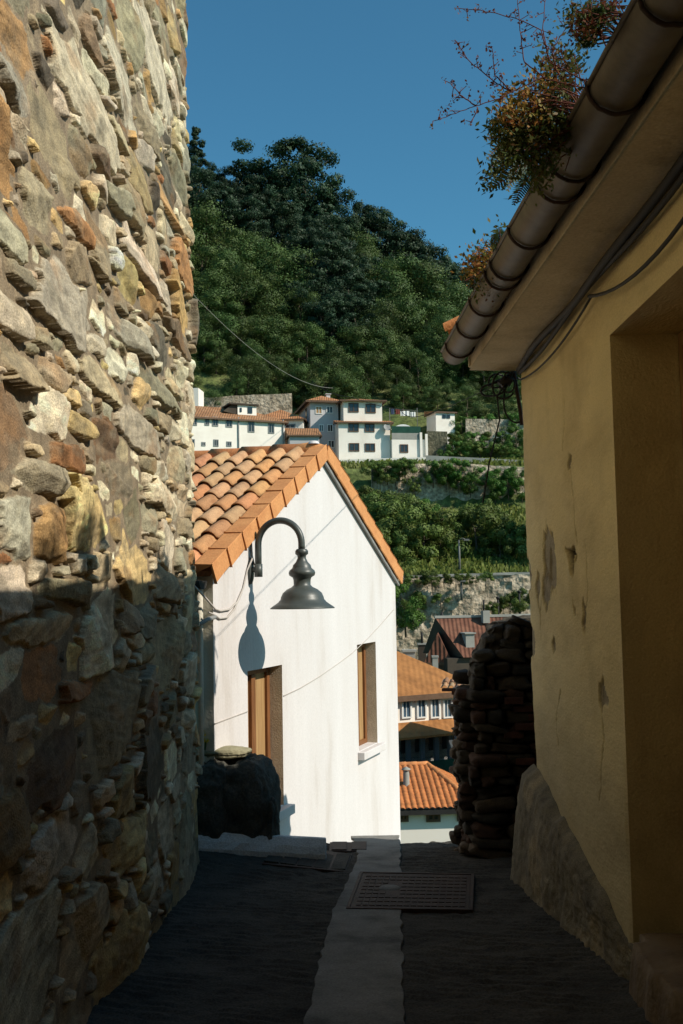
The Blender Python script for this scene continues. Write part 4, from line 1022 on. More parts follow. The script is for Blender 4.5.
def roof_on(T, t, w, d, h, kind='hip', rise=1.5, ov=.5, th=.14, yaw=0., tone='rtile', z0=None, name='roof', x0=0., x1=None, y0=0., y1=None):
    x1 = w if x1 is None else x1; y1 = d if y1 is None else y1; z = h if z0 is None else z0
    mA, mB_ = M[tone + '_x'], M[tone + '_y']
    a, b, c, e = x0 - ov, x1 + ov, y0 - ov, y1 + ov
    if kind == 'hip':
        q = min((e - c) / 2, (b - a) / 2); ym = (c + e) / 2
        if (b - a) >= (e - c): r0, r1 = (a + q, ym, z + rise), (b - q, ym, z + rise)
        else: xm = (a + b) / 2; r0, r1 = (xm, c + q, z + rise), (xm, e - q, z + rise)
        P = [(a, c, z), (b, c, z), (b, e, z), (a, e, z)]
        if (b - a) >= (e - c): faces = [([P[0], P[1], r1, r0], 0), ([P[1], P[2], r1], 1), ([P[2], P[3], r0, r1], 0), ([P[3], P[0], r0], 1)]
        else: faces = [([P[0], P[1], r0], 0), ([P[1], P[2], r1, r0], 1), ([P[2], P[3], r1], 0), ([P[3], P[0], r0, r1], 1)]
    elif kind == 'gable':          # ridge along the front
        ym = (c + e) / 2; r0, r1 = (a, ym, z + rise), (b, ym, z + rise)
        faces = [([(a, c, z), (b, c, z), r1, r0], 0), ([(b, e, z), (a, e, z), r0, r1], 0), ([(a, e, z), (a, c, z), r0], 1), ([(b, c, z), (b, e, z), r1], 1)]
    elif kind == 'gable_front':    # ridge runs away, gable towards the viewer
        xm = (a + b) / 2; r0, r1 = (xm, c, z + rise), (xm, e, z + rise)
        faces = [([(b, c, z), (b, e, z), r1, r0], 1), ([(a, e, z), (a, c, z), r0, r1], 1), ([(a, c, z), (b, c, z), r0], 0), ([(b, e, z), (a, e, z), r1], 0)]
    elif kind == 'shed':           # rises to the back
        faces = [([(a, c, z), (b, c, z), (b, e, z + rise), (a, e, z + rise)], 0), ([(a, c, z), (a, e, z + rise), (a, e, z)], 1), ([(b, c, z), (b, e, z), (b, e, z + rise)], 1), ([(b, e, z), (a, e, z), (a, e, z + rise), (b, e, z + rise)], 0)]
    mb = MB(T)
    for pts, m_ in faces: mb.m = m_; mb.poly(pts)
    mb.m = 2
    mb.poly([(a, c, z), (a, e, z), (b, e, z), (b, c, z)])
    # eave edge board
    mb.box((a, c - .04, z - th), (b, c - .002, z + .02)); mb.box((b + .002, c - .04, z - th), (b + .04, e, z + .02)); mb.box((a - .04, c - .04, z - th), (a - .002, e, z + .02))
    return mb.build(name, [mA, mB_, M['frame_brown']], t)

for nm, cols in (('rtile', [(.30, .125, .05), (.40, .175, .075), (.44, .21, .10)]), ('otile', [(.30, .125, .038), (.37, .16, .05)]), ('dtile', [(.10, .042, .026), (.155, .062, .036), (.19, .085, .05)]), ('mtile', [(.23, .115, .055), (.31, .15, .07), (.34, .19, .10)])):
    M[nm + '_x'] = mat(nm + ' roof front', cols, scale=.9, bump=.2, bscale=6, wave=(1.25, 0., .45 if nm != 'otile' else .15), fine=(3, .2), bdist=.1)
    M[nm + '_y'] = mat(nm + ' roof side', cols, scale=.9, bump=.2, bscale=6, wave=(1.25, R(90), .45 if nm != 'otile' else .15), fine=(3, .2), bdist=.1)

def chimney(T, t, parent, x, y, z, w, h, m='concrete', cap=True):
    mb = MB(T); mb.box((x - w / 2, y - w / 2, z), (x + w / 2, y + w / 2, z + h))
    if cap: mb.box((x - w * .72, y - w * .72, z + h + .08), (x + w * .72, y + w * .72, z + h + .16)); mb.box((x - w * .3, y - w * .3, z + h), (x + w * .3, y + w * .3, z + h + .08))
    return mb.build('chimney', M[m], parent)
def child(t, nm): return [c for c in t.children if c.name.split('.')[0] == nm][0]

# ---- houses on the hill (pixels to metres at distance Y0: one pixel = Y0/1000)
# long white house
Y0 = 103; k = Y0 / FPX
def uv(px, py, b, kk): return ((px - b[0]) * kk, (b[1] - py) * kk)
b = (168, 461); yw = R(24)
W_ = [(194.5, 421, 5, 9), (207, 421, 4.5, 9), (215.2, 421.5, 6, 9.5), (229, 423, 6.5, 8.5), (251.2, 427, 6.5, 10.5), (271.2, 428.5, 6, 10), (192, 443, 5.5, 8), (203.5, 444, 4, 4), (216, 443, 5, 7), (229, 444, 5, 5)]
h1, T = far_house('long white two storey house with brown tiled roof and a dormer', b[0], b[1], Y0, 126 * k, 46 * k, 7.0, yw, 'house_white', [(x, y, w, h) for x, y, w, h in W_], dict(kind='hip', rise=1.9, ov=.35, tone='mtile', th=.16), frame='frame_grey', pix=True)
rf = child(h1, 'roof')
_q = T.inverted() @ on_plane(246.5, 415, T @ Vector((0, 1.2, 0)), T.to_3x3() @ Vector((0, -1, 0))); u_, v_ = _q.x, _q.z
mb = MB(T); mb.box((u_ - 1.0, 1.2, v_), (u_ + 1.15, 4.2, v_ + 1.05)); dm = mb.build('dormer', M['house_white'], rf)
mb = MB(T); mb.box((u_ - 2.0, .95, v_ + 1.06), (u_ + 1.35, 4.6, v_ + 1.22)); mb.prism([(u_ - 2.6, 1.3, v_ + .3), (u_ - 1.0, 1.3, v_ + .0), (u_ - 1.0, 1.3, v_ + 1.05), (u_ - 1.6, 1.3, v_ + 1.05)], (0, 3, 0)); mb.build('dormer_roof', M['house_dark'], rf)
mb = MB(T); mb.box((u_ + .15, 1.12, v_ + .2), (u_ + .65, 1.22, v_ + .9)); mb.build('dormer_window', M['glass'], rf)
mb = MB(T); mb.box((u_ - .75, 1.12, v_ + .3), (u_ - .55, 1.22, v_ + .75)); mb.build('dormer_window', M['glass'], rf)
for px in (238.5, 283): 
    u_ = (T.inverted() @ on_plane(px, 440, T.translation, T.to_3x3() @ Vector((0, -1, 0)))).x; mb = MB(T); mb.tube([(u_, -.10, 5.0), (u_, -.10, -1)], .07, 6); mb.build('downpipe', M['frame_grey'], h1)
# white chimney block behind it
b = (183, 404); k = .112
far_house('small white rendered block rising behind the long white house', 183, 408, 112, 16 * k, 20 * k, 2.5, R(-6), 'house_white', [], cat='outbuilding', name='outbuilding', bury=8)[0]
# annex with orange roof
b = (252, 446); k = .110
ax, T = far_house('low annex with orange tiled roof between the long house and the grey house', 252, 446, 110, 52 * k, 26 * k, 5.5, R(-4), 'house_white', [(*uv(291, 427, b, k), 11 * k, 4.5 * k)], dict(kind='hip', rise=1.6, ov=.3, tone='rtile'), frame='frame_grey')
# small lean-to roof in front of the grey house
b = (284, 448); k = .106
far_house('little lean-to with a worn brown tile roof before the grey house', 290, 452, 106, 30 * k, 17 * k, 3, R(8), 'house_grey', [], dict(kind='shed', rise=1.3, ov=.25, tone='mtile'), cat='shed', name='lean_to')
# grey house
b = (311, 461); k = .110
W_ = [(319.8, 409, 7, 8, 'wood_pale'), (331, 408.5, 7, 7.5), (322, 427.3, 5, 7.5), (331.2, 427.2, 6, 8), (332, 443.5, 7, 8)]
gh, T = far_house('pale grey three storey house with hipped roof and chimney', 311, 461, 110, 29 * k, 61 * k, 8.0, R(12), 'house_grey', [(*uv(q[0], q[1], b, k), q[2] * k, q[3] * k, *q[4:]) for q in W_], dict(kind='hip', rise=.95, ov=.55, tone='rtile', th=.2), frame='frame_white')
rf = child(gh, 'roof'); u_, v_ = uv(333.5, 397, b, k); chimney(T, gh, rf, u_, 2.2, v_ - .5, .45, 1.3, 'house_grey')
mb = MB(T); mb.box((-.06, 2.0, 5.2), (-.02, 2.9, 6.3)); mb.build('side_window', M['glass'], gh)
# white three storey house
b = (339, 460); k = .108
W_ = [(354.5, 427, 10.5, 8.5), (371, 427.2, 10, 8.5), (354.7, 447, 10.5, 8.5), (371, 447.2, 10.5, 8.5)]
w3, T = far_house('bright white house with two tiled roof levels and six brown windows', 339, 460, 108, 53 * k, 38.5 * k, 7.0, R(9), 'house_white', [(*uv(q[0], q[1], b, k), q[2] * k, q[3] * k) for q in W_], None)
roof_on(T, w3, 53 * k, 7, 38.5 * k, kind='shed', rise=.42, ov=.35, tone='rtile', yaw=0, name='skirt_roof', y1=1.0)
mb = MB(T); mb.box((6.5 * k, .7, 38 * k), (46.5 * k, 7.0, 62.0 * k)); mb.build('upper_storey', M['house_white'], w3)
roof_on(T, w3, 0, 0, 62 * k, kind='hip', rise=.62, ov=.45, tone='rtile', name='roof', x0=6.5 * k, x1=46.5 * k, y0=.7, y1=7)
for px, py in ((356, 405.3), (373.7, 406)):
    u_, v_ = uv(px, py, b, k); ww, hh = 10.5 * k, 9.5 * k
    mb = MB(T)
    for a_, b_ in (((u_ - ww / 2, .62, v_ - hh / 2), (u_ - ww / 2 + .09, .72, v_ + hh / 2)), ((u_ + ww / 2 - .09, .62, v_ - hh / 2), (u_ + ww / 2, .72, v_ + hh / 2)), ((u_ - ww / 2 + .09, .62, v_ + hh / 2 - .09), (u_ + ww / 2 - .09, .72, v_ + hh / 2)), ((u_ - ww / 2 + .09, .62, v_ - hh / 2), (u_ + ww / 2 - .09, .72, v_ - hh / 2 + .09)), ((u_ - .035, .63, v_ - hh / 2 + .09), (u_ + .035, .72, v_ + hh / 2 - .09))): mb.box(a_, b_)
    wo = mb.build('window', M['frame_brown'], w3); mb = MB(T); mb.box((u_ - ww / 2 + .04, .67, v_ - hh / 2 + .04), (u_ + ww / 2 - .04, .74, v_ + hh / 2 - .04)); mb.build('pane', M['glass'], wo)
u_, v_ = uv(388, 427.5, b, k)
mb = MB(); pp = T @ Vector((u_, -.35, v_)); mb.lathe([(0, 0), (.22, .03), (.40, .12), (.42, .12), (.22, .0), (0, -.03)], (0, 0, 0), 20)
q = Vector((.35, -.85, .45)).to_track_quat('Z', 'Y').to_matrix(); mb.v = [q @ v + pp for v in mb.v]
mb.tube([pp, T @ Vector((u_, 0, v_ - .1))], .03, 6)
dish = mb.build('satellite_dish', M['frame_grey']); tag(dish, 'satellite dish on the right wall of the bright white three level house', 'satellite dish')
# annex with terrace
b = (392, 458.5); k = .108
an, T = far_house('low white annex with a netted roof terrace beside the bright white house', 392.3, 458.5, 108.2, 35 * k, 19.5 * k, 5.0, R(9), 'house_white', [(*uv(404.3, 448.3, b, k), 8.5 * k, 8.5 * k)], None, cat='annex', name='annex')
mb = MB(T); mb.box((0, -.02, 19.6 * k), (29 * k, .12, 26 * k)); mb.build('parapet', M['concrete'], an)
mb = MB(T); mb.box((0, .02, 26.1 * k), (30 * k, .08, 33.0 * k)); mb.build('green_screen', M['green_net'], an)
for px in (421.8, 427.5):
    mb = MB(T); u_ = (px - b[0]) * k; mb.box((u_ - .13, -.2, -.5), (u_ + .13, -.04, 26.5 * k if px < 425 else 25 * k)); mb.build('pillar', M['house_white'], an)
mb = MB(T)
for q in range(7):
    t0 = q / 6; mb.v
pts = [((4 + 20 * t) * k, 1.0, (33.4 + 3.2 * math.sin(math.pi * t)) * k) for t in [j / 8 for j in range(9)]]
mb.prism(pts, (0, 1.6, 0)); mb.build('awning', M['cloth_white'], an)
# washing line behind
def hang(label, px, py, Yd, w, h, m):
    mb = MB(); p = at(px, py, Yd); n = 8
    for j in range(n):
        x0, x1 = -w / 2 + w * j / n, -w / 2 + w * (j + 1) / n; y0_, y1_ = .07 * math.sin(j * 1.9), .07 * math.sin((j + 1) * 1.9)
        mb.hexa([p + Vector(v) for v in ((x0, y0_ - .02, -h), (x1, y1_ - .02, -h), (x1, y1_ + .02, -h), (x0, y0_ + .02, -h), (x0, y0_ - .02, 0), (x1, y1_ - .02, 0), (x1, y1_ + .02, 0), (x0, y0_ + .02, 0))])
    tag(mb.build('laundry', M[m]), label, 'laundry')
hang('blue cloth hanging on the washing line above the netted terrace', 392.5, 409, 112, .4, .6, 'cloth_blue')
hang('red cloth hanging on the washing line beside the blue one', 397.5, 409.5, 112, .5, .55, 'cloth_red')
hang('white sheet hanging on the washing line right of the red cloth', 405, 411, 112, 1.0, .55, 'cloth_white')
hang('small white towel hanging at the end of the washing line', 413, 412, 112, .6, .6, 'cloth_white')
mb = MB()
for px in (389.5, 417): p = at(px, 408, 112); mb.tube([p, p - Vector((0, 0, 3))], .04, 6)
mb.tube([at(389.5, 408.5, 112), at(417, 410.8, 112)], .02, 5)
tag(mb.build('washing_line', M['pole']), 'washing line strung between two poles above the terrace', 'washing line')
# hut
b = (436, 423); k = .114
hut, T = far_house('tiny white hut with two little dark windows and an orange roof', 436, 424, 114, 20.5 * k, 12.5 * k, 3, R(16), 'house_white', [(*uv(444.9, 416, (436, 424), k), 3.6 * k, 4 * k), (*uv(449.5, 416, (436, 424), k), 3.6 * k, 4 * k)], dict(kind='shed', rise=.6, ov=.2, tone='rtile'), cat='hut', name='hut', bury=3, frame='glass')

# ---- walls on the hillside
def wallbox(label, p0, p1, h, th, m, name='retaining_wall', bury=2, seed=0, cat='wall', amp=.12, seg=.7):
    """a rough masonry wall from p0 to p1 (foot points), height h"""
    p0, p1 = np.array(p0, float), np.array(p1, float); d = p1 - p0; L_ = np.hypot(d[0], d[1]); n = max(2, int(L_ / seg)); mrows = max(3, int((h + bury) / seg))
    nrm = np.array([d[1], -d[0], 0]) / L_
    U, V_ = np.meshgrid(np.linspace(0, 1, n), np.linspace(0, 1, mrows))
    hh = h + min(.12, .05 * h) * fbm(U * L_ * .4, U * 0, 3, seed)
    base = p0 + U[..., None] * d
    dd = amp * (.5 * fbm(U * L_ * .5, V_ * h * .6, 3, seed + 5) + .5 * fbm(U * L_ * 2.2, V_ * h * 3.0, 3, seed + 7))
    P = base + nrm * (dd[..., None]) + np.stack([0 * U, 0 * U, -bury + V_ * (hh + bury)], -1)
    B = base - nrm * th + np.stack([0 * U, 0 * U, -bury + V_ * (hh + bury)], -1)
    A = np.concatenate([P, B[::-1]], 0)
    A = np.concatenate([A, A[:1]], 0)
    f = grid_faces(*A.shape[:2])
    i = np.arange(A.shape[0] * A.shape[1]).reshape(A.shape[:2])
    caps = []
    for c in (0, -1):
        for r in range(mrows - 1): caps.append([i[r, c], i[r + 1, c], i[2 * mrows - 2 - r, c], i[2 * mrows - 1 - r, c]])
    o = np_mesh(name, A.reshape(-1, 3), np.concatenate([f, np.array(caps)]), M[m], org=tuple((p0 + p1) / 2), smooth=False)
    return tag(o, label, cat)
fp = lambda px, py, Y_: tuple(at(px, py, Y_))
wallbox('tall weathered stone retaining wall below the green slope', fp(330, 690, 74), fp(640, 681.5, 75.0), 8.18, 1.2, 'farstone', seed=401, amp=.35, seg=.28)
wallbox('flat coping strip along the tall retaining wall below the slope', fp(330, 579.5, 73.9), fp(640, 571, 74.9), .16, 1.1, 'concrete', name='coping', bury=.03, seed=405, amp=.10)
wallbox('old stone wall running behind the roofs of the long white house', fp(150, 416, 116.5), fp(292, 409, 117), 1.9, .6, 'farstone', seed=411, amp=.2)
wallbox('mossy masonry cliff under the bright white house', fp(372, 496, 100.5), fp(450, 492, 100.8), 3.0, .8, 'farstone', seed=415, amp=.6)
wallbox('overgrown rock face under the lane right of the white houses', fp(450, 492, 100.8), fp(640, 500, 100.6), 2.9, .8, 'farstone', seed=419, amp=.6)
wallbox('low pale wall edging the path right of the white houses', fp(426, 459.5, 105), fp(640, 470.5, 104), .45, .3, 'concrete', name='path_wall', seed=423, amp=.06)
wallbox('terrace wall of bare stone on the slope right of the hut', fp(466, 430, 114), fp(640, 431, 114), 1.3, .5, 'farstone', seed=427, amp=.3)
wallbox('short dark stone wall between the annex and the hedge', fp(428, 458, 109.5), fp(448, 458, 109.5), 3.0, .6, 'darkstone', seed=431, amp=.3)
wallbox('base wall below the white three level house and the annex', fp(330, 466, 107.2), fp(428, 463.0, 107.2), .65, .5, 'house_white', name='base_wall', seed=435, amp=.03)

# ---- village in the hollow
# big house with the smooth orange roof
Y0 = 44; k = Y0 / FPX; yw = R(28)
pA = (372, 737)
cz_ = math.cos(yw)
hA, T = far_house('white house with smooth orange hipped roof and blue windows below the lane', pA[0], pA[1], Y0, 5.75, 1.75, 7.5, yw, 'house_white', [], None, bury=9)
fr_p, fr_n = T.translation, (T.to_3x3() @ Vector((0, -1, 0)))
def loc(px, py, off=0.):
    q = T.inverted() @ on_plane(px, py, fr_p + fr_n * off, fr_n); return q.x, q.z
for px in (406, 421, 434.7, 447.2):
    u_, v_ = loc(px, 709); ww, hh = .42, .80
    mb = MB(T)
    for a_, b_ in (((u_ - ww / 2 - .05, -.09, v_ - hh / 2), (u_ - ww / 2 + .03, .02, v_ + hh / 2)), ((u_ + ww / 2 - .03, -.09, v_ - hh / 2), (u_ + ww / 2 + .05, .02, v_ + hh / 2)), ((u_ - ww / 2 + .03, -.09, v_ - hh / 2), (u_ + ww / 2 - .03, .02, v_ - hh / 2 + .06)), ((u_ - .015, -.04, v_ - hh / 2 + .06), (u_ + .015, .02, v_ + hh / 2))): mb.box(a_, b_)
    wo = mb.build('window', M['frame_white'], hA); mb = MB(T); mb.box((u_ - ww / 2, -.02, v_ - hh / 2 + .03), (u_ + ww / 2, .03, v_ + hh / 2)); mb.build('pane', M['glass_blue'], wo)
zr = loc(420, 694.3)[1]
roof_on(T, hA, 0, 0, zr, kind='hip', rise=1.85, ov=.32, tone='otile', th=.22, yaw=yw, x0=0, x1=5.75, y0=0, y1=7.5)
zs_ = loc(425, 721)[1]
mb = MB(T)
for x0_, x1_, z0_, z1_ in ((-.2, 5.7, zs_ - .45, zs_ + .02),):
    mb.prism([(x0_, -.02, z1_), (x0_, -1.15, z0_), (x0_, -1.15, z0_ - .1), (x0_, -.02, z1_ - .12)], (x1_ - x0_, 0, 0))
mb.build('skirt_roof', M['otile_x'], hA)
zl = zs_ - 2.6
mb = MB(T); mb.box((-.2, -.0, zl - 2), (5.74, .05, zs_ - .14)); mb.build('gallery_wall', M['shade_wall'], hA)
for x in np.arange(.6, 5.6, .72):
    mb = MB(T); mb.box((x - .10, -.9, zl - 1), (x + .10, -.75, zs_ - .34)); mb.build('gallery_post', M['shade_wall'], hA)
for x in np.arange(.25, 5.4, .72):
    mb = MB(T); mb.box((x + .48, -.07, zs_ - 1.3), (x + .86, -.01, zs_ - .4)); mb.build('gallery_window', M['glass'], hA)
mb = MB(T); mb.box((-.2, -1.0, zl - .2), (5.7, -.92, zl + 1.0)); mb.build('gallery_rail', M['green_net'], hA)
# gallery shade is painted into its wall colour; drain pipe to its right
mb = MB(); p = at(455, 690, 41.5); mb.tube([p + Vector((0, 0, .2)), p, p - Vector((0, 0, 5.5))], .075, 8)
tag(mb.build('white_downpipe', M['frame_white']), 'pale vertical drain pipe beside the house with blue windows', 'pipe')
# house behind the pipe with barrel tile eave
Y0 = 40; pE = at(457, 760, 40)
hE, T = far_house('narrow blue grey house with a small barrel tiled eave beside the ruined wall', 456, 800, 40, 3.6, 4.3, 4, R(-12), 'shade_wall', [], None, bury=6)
te = tile_roof('roof', T @ Vector((-.45, -.55, 4.42)), T.to_3x3() @ Vector((1, 0, 0)), (T.to_3x3() @ Vector((0, math.cos(R(17)), math.sin(R(17))))), 15, 2, .27, .42, hE, seed=44, base=(.36, .2, .11), rad=.085, per=5)
mb = MB(T); mb.box((-.4, -.45, 4.26), (3.6, -.1, 4.36)); mb.box((-.05, -.15, 4.1), (3.6, -.02, 4.24)); mb.build('eave_board', M['brick'], hE)
# hipped tile roof with small windows at the bottom
Y0 = 34; k = Y0 / FPX
b = (344, 852)
hB, T = far_house('low white house with orange hipped tile roof and small dark windows', b[0], b[1], Y0, 122 * k, 40 * k, 5.2, R(3), 'house_white', [(*uv(x, y, b, k), w * k, 9.0 * k) for x, y, w in ((403, 820, 10), (432.5, 821, 14), (461.5, 821, 11))], None, bury=6, frame='frame_brown')
ez = (b[1] - 811.5) * k
up_f = Vector((0, math.cos(R(27)), math.sin(R(27))))
# front slope of real barrels, hipped on the right by a second slope
def hip_slope(name, pts, cw, t, seed, amp=.055):
    """corrugated tile surface over the planar polygon pts: eave a-b, then upper c-d"""
    a_, b_, c_, d_ = [np.array(p, float) for p in pts]
    L_ = np.linalg.norm(b_ - a_); nu = int(L_ / cw) * 8 + 1; rows = 15
    U, V_ = np.meshgrid(np.linspace(0, 1, nu), np.linspace(0, 1, rows * 3))
    ax_ = (b_ - a_) / L_; n = np.cross(b_ - a_, d_ - a_); n /= np.linalg.norm(n)
    hgt = np.dot(d_ - a_, np.cross(n, ax_)); upv = np.cross(n, ax_)
    l0, l1 = 0., L_; tl0, tl1 = np.dot(d_ - a_, ax_), np.dot(c_ - a_, ax_)
    s = V_ * hgt; x = (l0 + (tl0 - l0) * V_) * (1 - U) + (l1 + (tl1 - l1) * V_) * U
    # keep the columns straight: sample x on the fixed lattice where possible
    ph = x / cw; hcol = amp * np.abs(np.sin(np.pi * ph))
    step = .035 * (1 - (V_ * rows) % 1.0)
    P = a_ + x[..., None] * ax_ + s[..., None] * upv + (hcol + step)[..., None] * n
    cid = np.floor(ph); rid = np.floor(V_ * rows)
    cc = np.array([.46, .165, .052]) * (.82 + .36 * _h(cid, rid, seed))[..., None]
    return np_mesh(name, P.reshape(-1, 3), grid_faces(*U.shape), M['tile'], t, col=cc.reshape(-1, 3), smooth=False)
TM = lambda *p: T @ Vector(p)
wB, dB, ov_ = 122 * k, 5.2, .35; rz_h = .95
rr0, rr1 = TM(.9, dB / 2, ez + rz_h), TM(wB - .95, dB / 2, ez + rz_h)
hip_slope('roof', (TM(-ov_, -ov_, ez), TM(wB + ov_, -ov_, ez), rr1, rr0), .2, hB, 5)
hip_slope('roof_hip', (TM(wB + ov_, -ov_, ez), TM(wB + ov_, dB + ov_, ez), rr1 + Vector((0, .02, 0)), rr1), .2, hB, 6)
hip_slope('roof_hip', (TM(-ov_, dB + ov_, ez), TM(-ov_, -ov_, ez), rr0, rr0 + Vector((0, .02, 0))), .2, hB, 8)
hip_slope('roof_back', (TM(wB + ov_, dB + ov_, ez), TM(-ov_, dB + ov_, ez), rr0, rr1), .2, hB, 7)
half_caps('ridge_tiles', rr1 + Vector((0, 0, .03)), TM(wB + ov_, -ov_, ez + .04), .10, .4, hB, M['tile'], seed=6, base=(.5, .2, .07))
half_caps('ridge_tiles', rr0 + Vector((0, 0, .03)), rr1 + Vector((0, 0, .03)), .10, .4, hB, M['tile'], seed=7, base=(.55, .22, .08))
mb = MB(T); mb.box((-ov_, -ov_ + .03, ez - .18), (wB + ov_, -ov_ + .1, ez + .0)); mb.box((-ov_, -ov_ + .10, ez - .1), (wB + ov_, 0, ez - .05)); mb.build('eave_gutter', M['cable'], hB)
u_, v_ = uv(406.5, 795, b, k)
cb = at(406.5, 790, 35.3)
ch = thing('chimney', cb - Vector((0, 0, .4)), 'pale round capped chimney on the orange hipped tile roof', 'chimney')
mb = MB(); mb.lathe([(.115, -.9), (.11, .55), (.10, .6), (.10, .64)], cb, 14); mb.build('flue', M['concrete'], ch)
mb = MB(); mb.lathe([(.01, .80), (.155, .72), (.16, .69), (.0, .68)], cb, 14); mb.build('cap', M['concrete'], ch)
# dark gabled house
Y0 = 60; k = Y0 / FPX
b = (427.5, 720)
hC, T = far_house('dark gabled house with weathered red brown roof below the retaining wall', b[0], b[1], Y0, 1.45, (720 - 664) * k, 5, R(-8), 'house_dark', [], dict(kind='gable_front', rise=1.75, ov=.12, tone='dtile'), bury=5)
# red tiled house under the retaining wall
b = (449, 720); 
hD, T = far_house('house with dark red tile roof and pale mortared ridge under the retaining wall', b[0], b[1], 59, 7.5, 3.55, 4.6, R(10), 'house_dark', [], None, bury=5)
zt0 = 3.6; ridge_z = (T.inverted() @ on_plane(470, 617, T @ Vector((0, 2.3, 0)), T.to_3x3() @ Vector((0, 1, 0)))).z
mb = MB(T)
mb.poly([(.9, -.25, zt0), (8, -.25, zt0), (8, 2.3, ridge_z), (-.05, 2.3, ridge_z)]); mb.poly([(8, 4.9, zt0), (-.2, 4.9, zt0), (-.05, 2.3, ridge_z), (8, 2.3, ridge_z)])
mb.m = 1; mb.poly([(-.2, 4.9, zt0), (.9, -.25, zt0), (-.05, 2.3, ridge_z)]); mb.poly([(.9, -.25, zt0 - .01), (-.2, 4.9, zt0 - .01), (8, 4.9, zt0 - .01), (8, -.25, zt0 - .01)])
rf = mb.build('roof', [M['dtile_x'], M['house_dark']], hD)
mb = MB(T); mb.box((-.1, 2.2, ridge_z - .03), (8, 2.42, ridge_z + .12)); mb.build('ridge_mortar', M['concrete'], rf)
u_ = (468 - 449) * .0595; q = T.inverted() @ at(467.5, 642, 60.1)
mb = MB(T); mb.box((q.x - .25, q.y - .5, q.z - .3), (q.x + .28, q.y + 1.0, q.z + .5)); mb.box((q.x - .33, q.y - .6, q.z + .5), (q.x + .36, q.y + 1.1, q.z + .57)); mb.build('roof_hatch', M['concrete'], rf)
q = T.inverted() @ at(485.5, 618, 61.3); chimney(T, hD, rf, q.x, q.y, q.z - .3, .42, .75, 'concrete', cap=False)
mb = MB(T); mb.tube([(q.x - .1, q.y, q.z + .4), (q.x - .1, q.y, q.z + 1.1)], .06, 6); mb.build('flue_pipe', M['cable'], rf)
def chim(label, px, pyt, pyb, Y_, w, m, pipe=0.):
    p = at(px, pyb, Y_); h = (pyb - pyt) * Y_ / FPX; t = thing('chimney', p, label, 'chimney')
    mb = MB(); mb.box(p + Vector((-w / 2, -w / 2, -1.5)), p + Vector((w / 2, w / 2, h))); mb.build('stack', M[m], t)
    mb = MB(); mb.box(p + Vector((-w * .62, -w * .62, h + .0)), p + Vector((w * .62, w * .62, h + .10))); mb.build('cap', M['concrete' if m != 'house_white' else 'house_white'], t)
    if pipe: mb = MB(); mb.tube([p + Vector((0, 0, h + .1)), p + Vector((0, 0, h + .1 + pipe))], .08, 6); mb.build('flue_pipe', M['cable'], t)
chim('tall grey chimney with a dark flue pipe behind the dark gable', 442.5, 623, 640, 62.5, .42, 'concrete', .55)
chim('slim cream chimney with a white cap before the dark gable', 435.8, 658, 690, 55, .30, 'concrete')
chim('dark soot stained chimney with a flue left of the dark gable', 422.5, 645, 665, 66, .5, 'house_dark', .7)
chim('low grey chimney with a broad cap behind the smooth orange roof', 409.5, 652, 672, 53, .6, 'concrete')
# small lamps and pipes along the retaining wall
def polelamp(label, px, pyt, pyb, Y_, arm):
    p = at(px, pyb, Y_); h = (pyb - pyt) * Y_ / FPX; t = thing('street_lamp', p, label, 'street lamp')
    mb = MB(); mb.tube([p - Vector((0, 0, .6)), p + Vector((0, 0, h))], [.10, .07], 8); mb.build('pole', M['pole'], t)
    mb = MB(); mb.tube([p + Vector((0, 0, h - .05)), p + Vector((arm * .6, -.1, h + .12)), p + Vector((arm, -.15, h + .05))], .045, 6); mb.build('arm', M['pole'], t)
    mb = MB(); q = p + Vector((arm, -.15, h)); mb.box(q + Vector((-.1, -.12, -.08)), q + Vector((.32, .12, .06))); mb.build('lamp_head', M['pole'], t)
polelamp('grey street lamp standing on the slope above the retaining wall', 459.7, 540, 569, 77, .45)
polelamp('short dark bracket lamp against the face of the retaining wall', 461.5, 581, 592, 73.2, -.02)
for lb, px, a_, c_ in (('thin dark flue pipe rising before the retaining wall, left of two', 498.3, 599, 614, ), ('thin dark flue pipe nearest the yellow wall before the retaining wall', 519.8, 593, 612)):
    mb = MB(); p = at(px, c_, 72); h = (c_ - a_) * .072; mb.tube([p - Vector((0, 0, 1.5)), p + Vector((0, 0, h))], .075, 6); mb.tube([p + Vector((0, 0, h)), p + Vector((0, 0, h + .16))], .14, 6); tag(mb.build('flue_pipe', M['cable']), lb, 'pipe')
# overhead wires
mb = MB(); mb.tube(sagp(at(186, 287, 62), at(333, 388, 110), 1.6, 24), .02, 5)
tag(mb.build('overhead_wire', M['concrete']), 'pale wire sagging across the trees down to the grey house chimney', 'wire')
mb = MB(); mb.tube(sagp(at(312, 382, 110), at(352, 397, 106), .4, 8) + sagp(at(352, 397, 106), at(400, 409, 95), .2, 8)[1:] + sagp(at(400, 409, 95), cc + Vector((-.06, .05, 0)), .5, 26)[1:], [.03] * 15 + list(np.linspace(.03, .0035, 25)), 5)
tag(mb.build('overhead_wire', M['cable']), 'dark wire running from the white houses to the cable knot on the yellow house', 'wire')
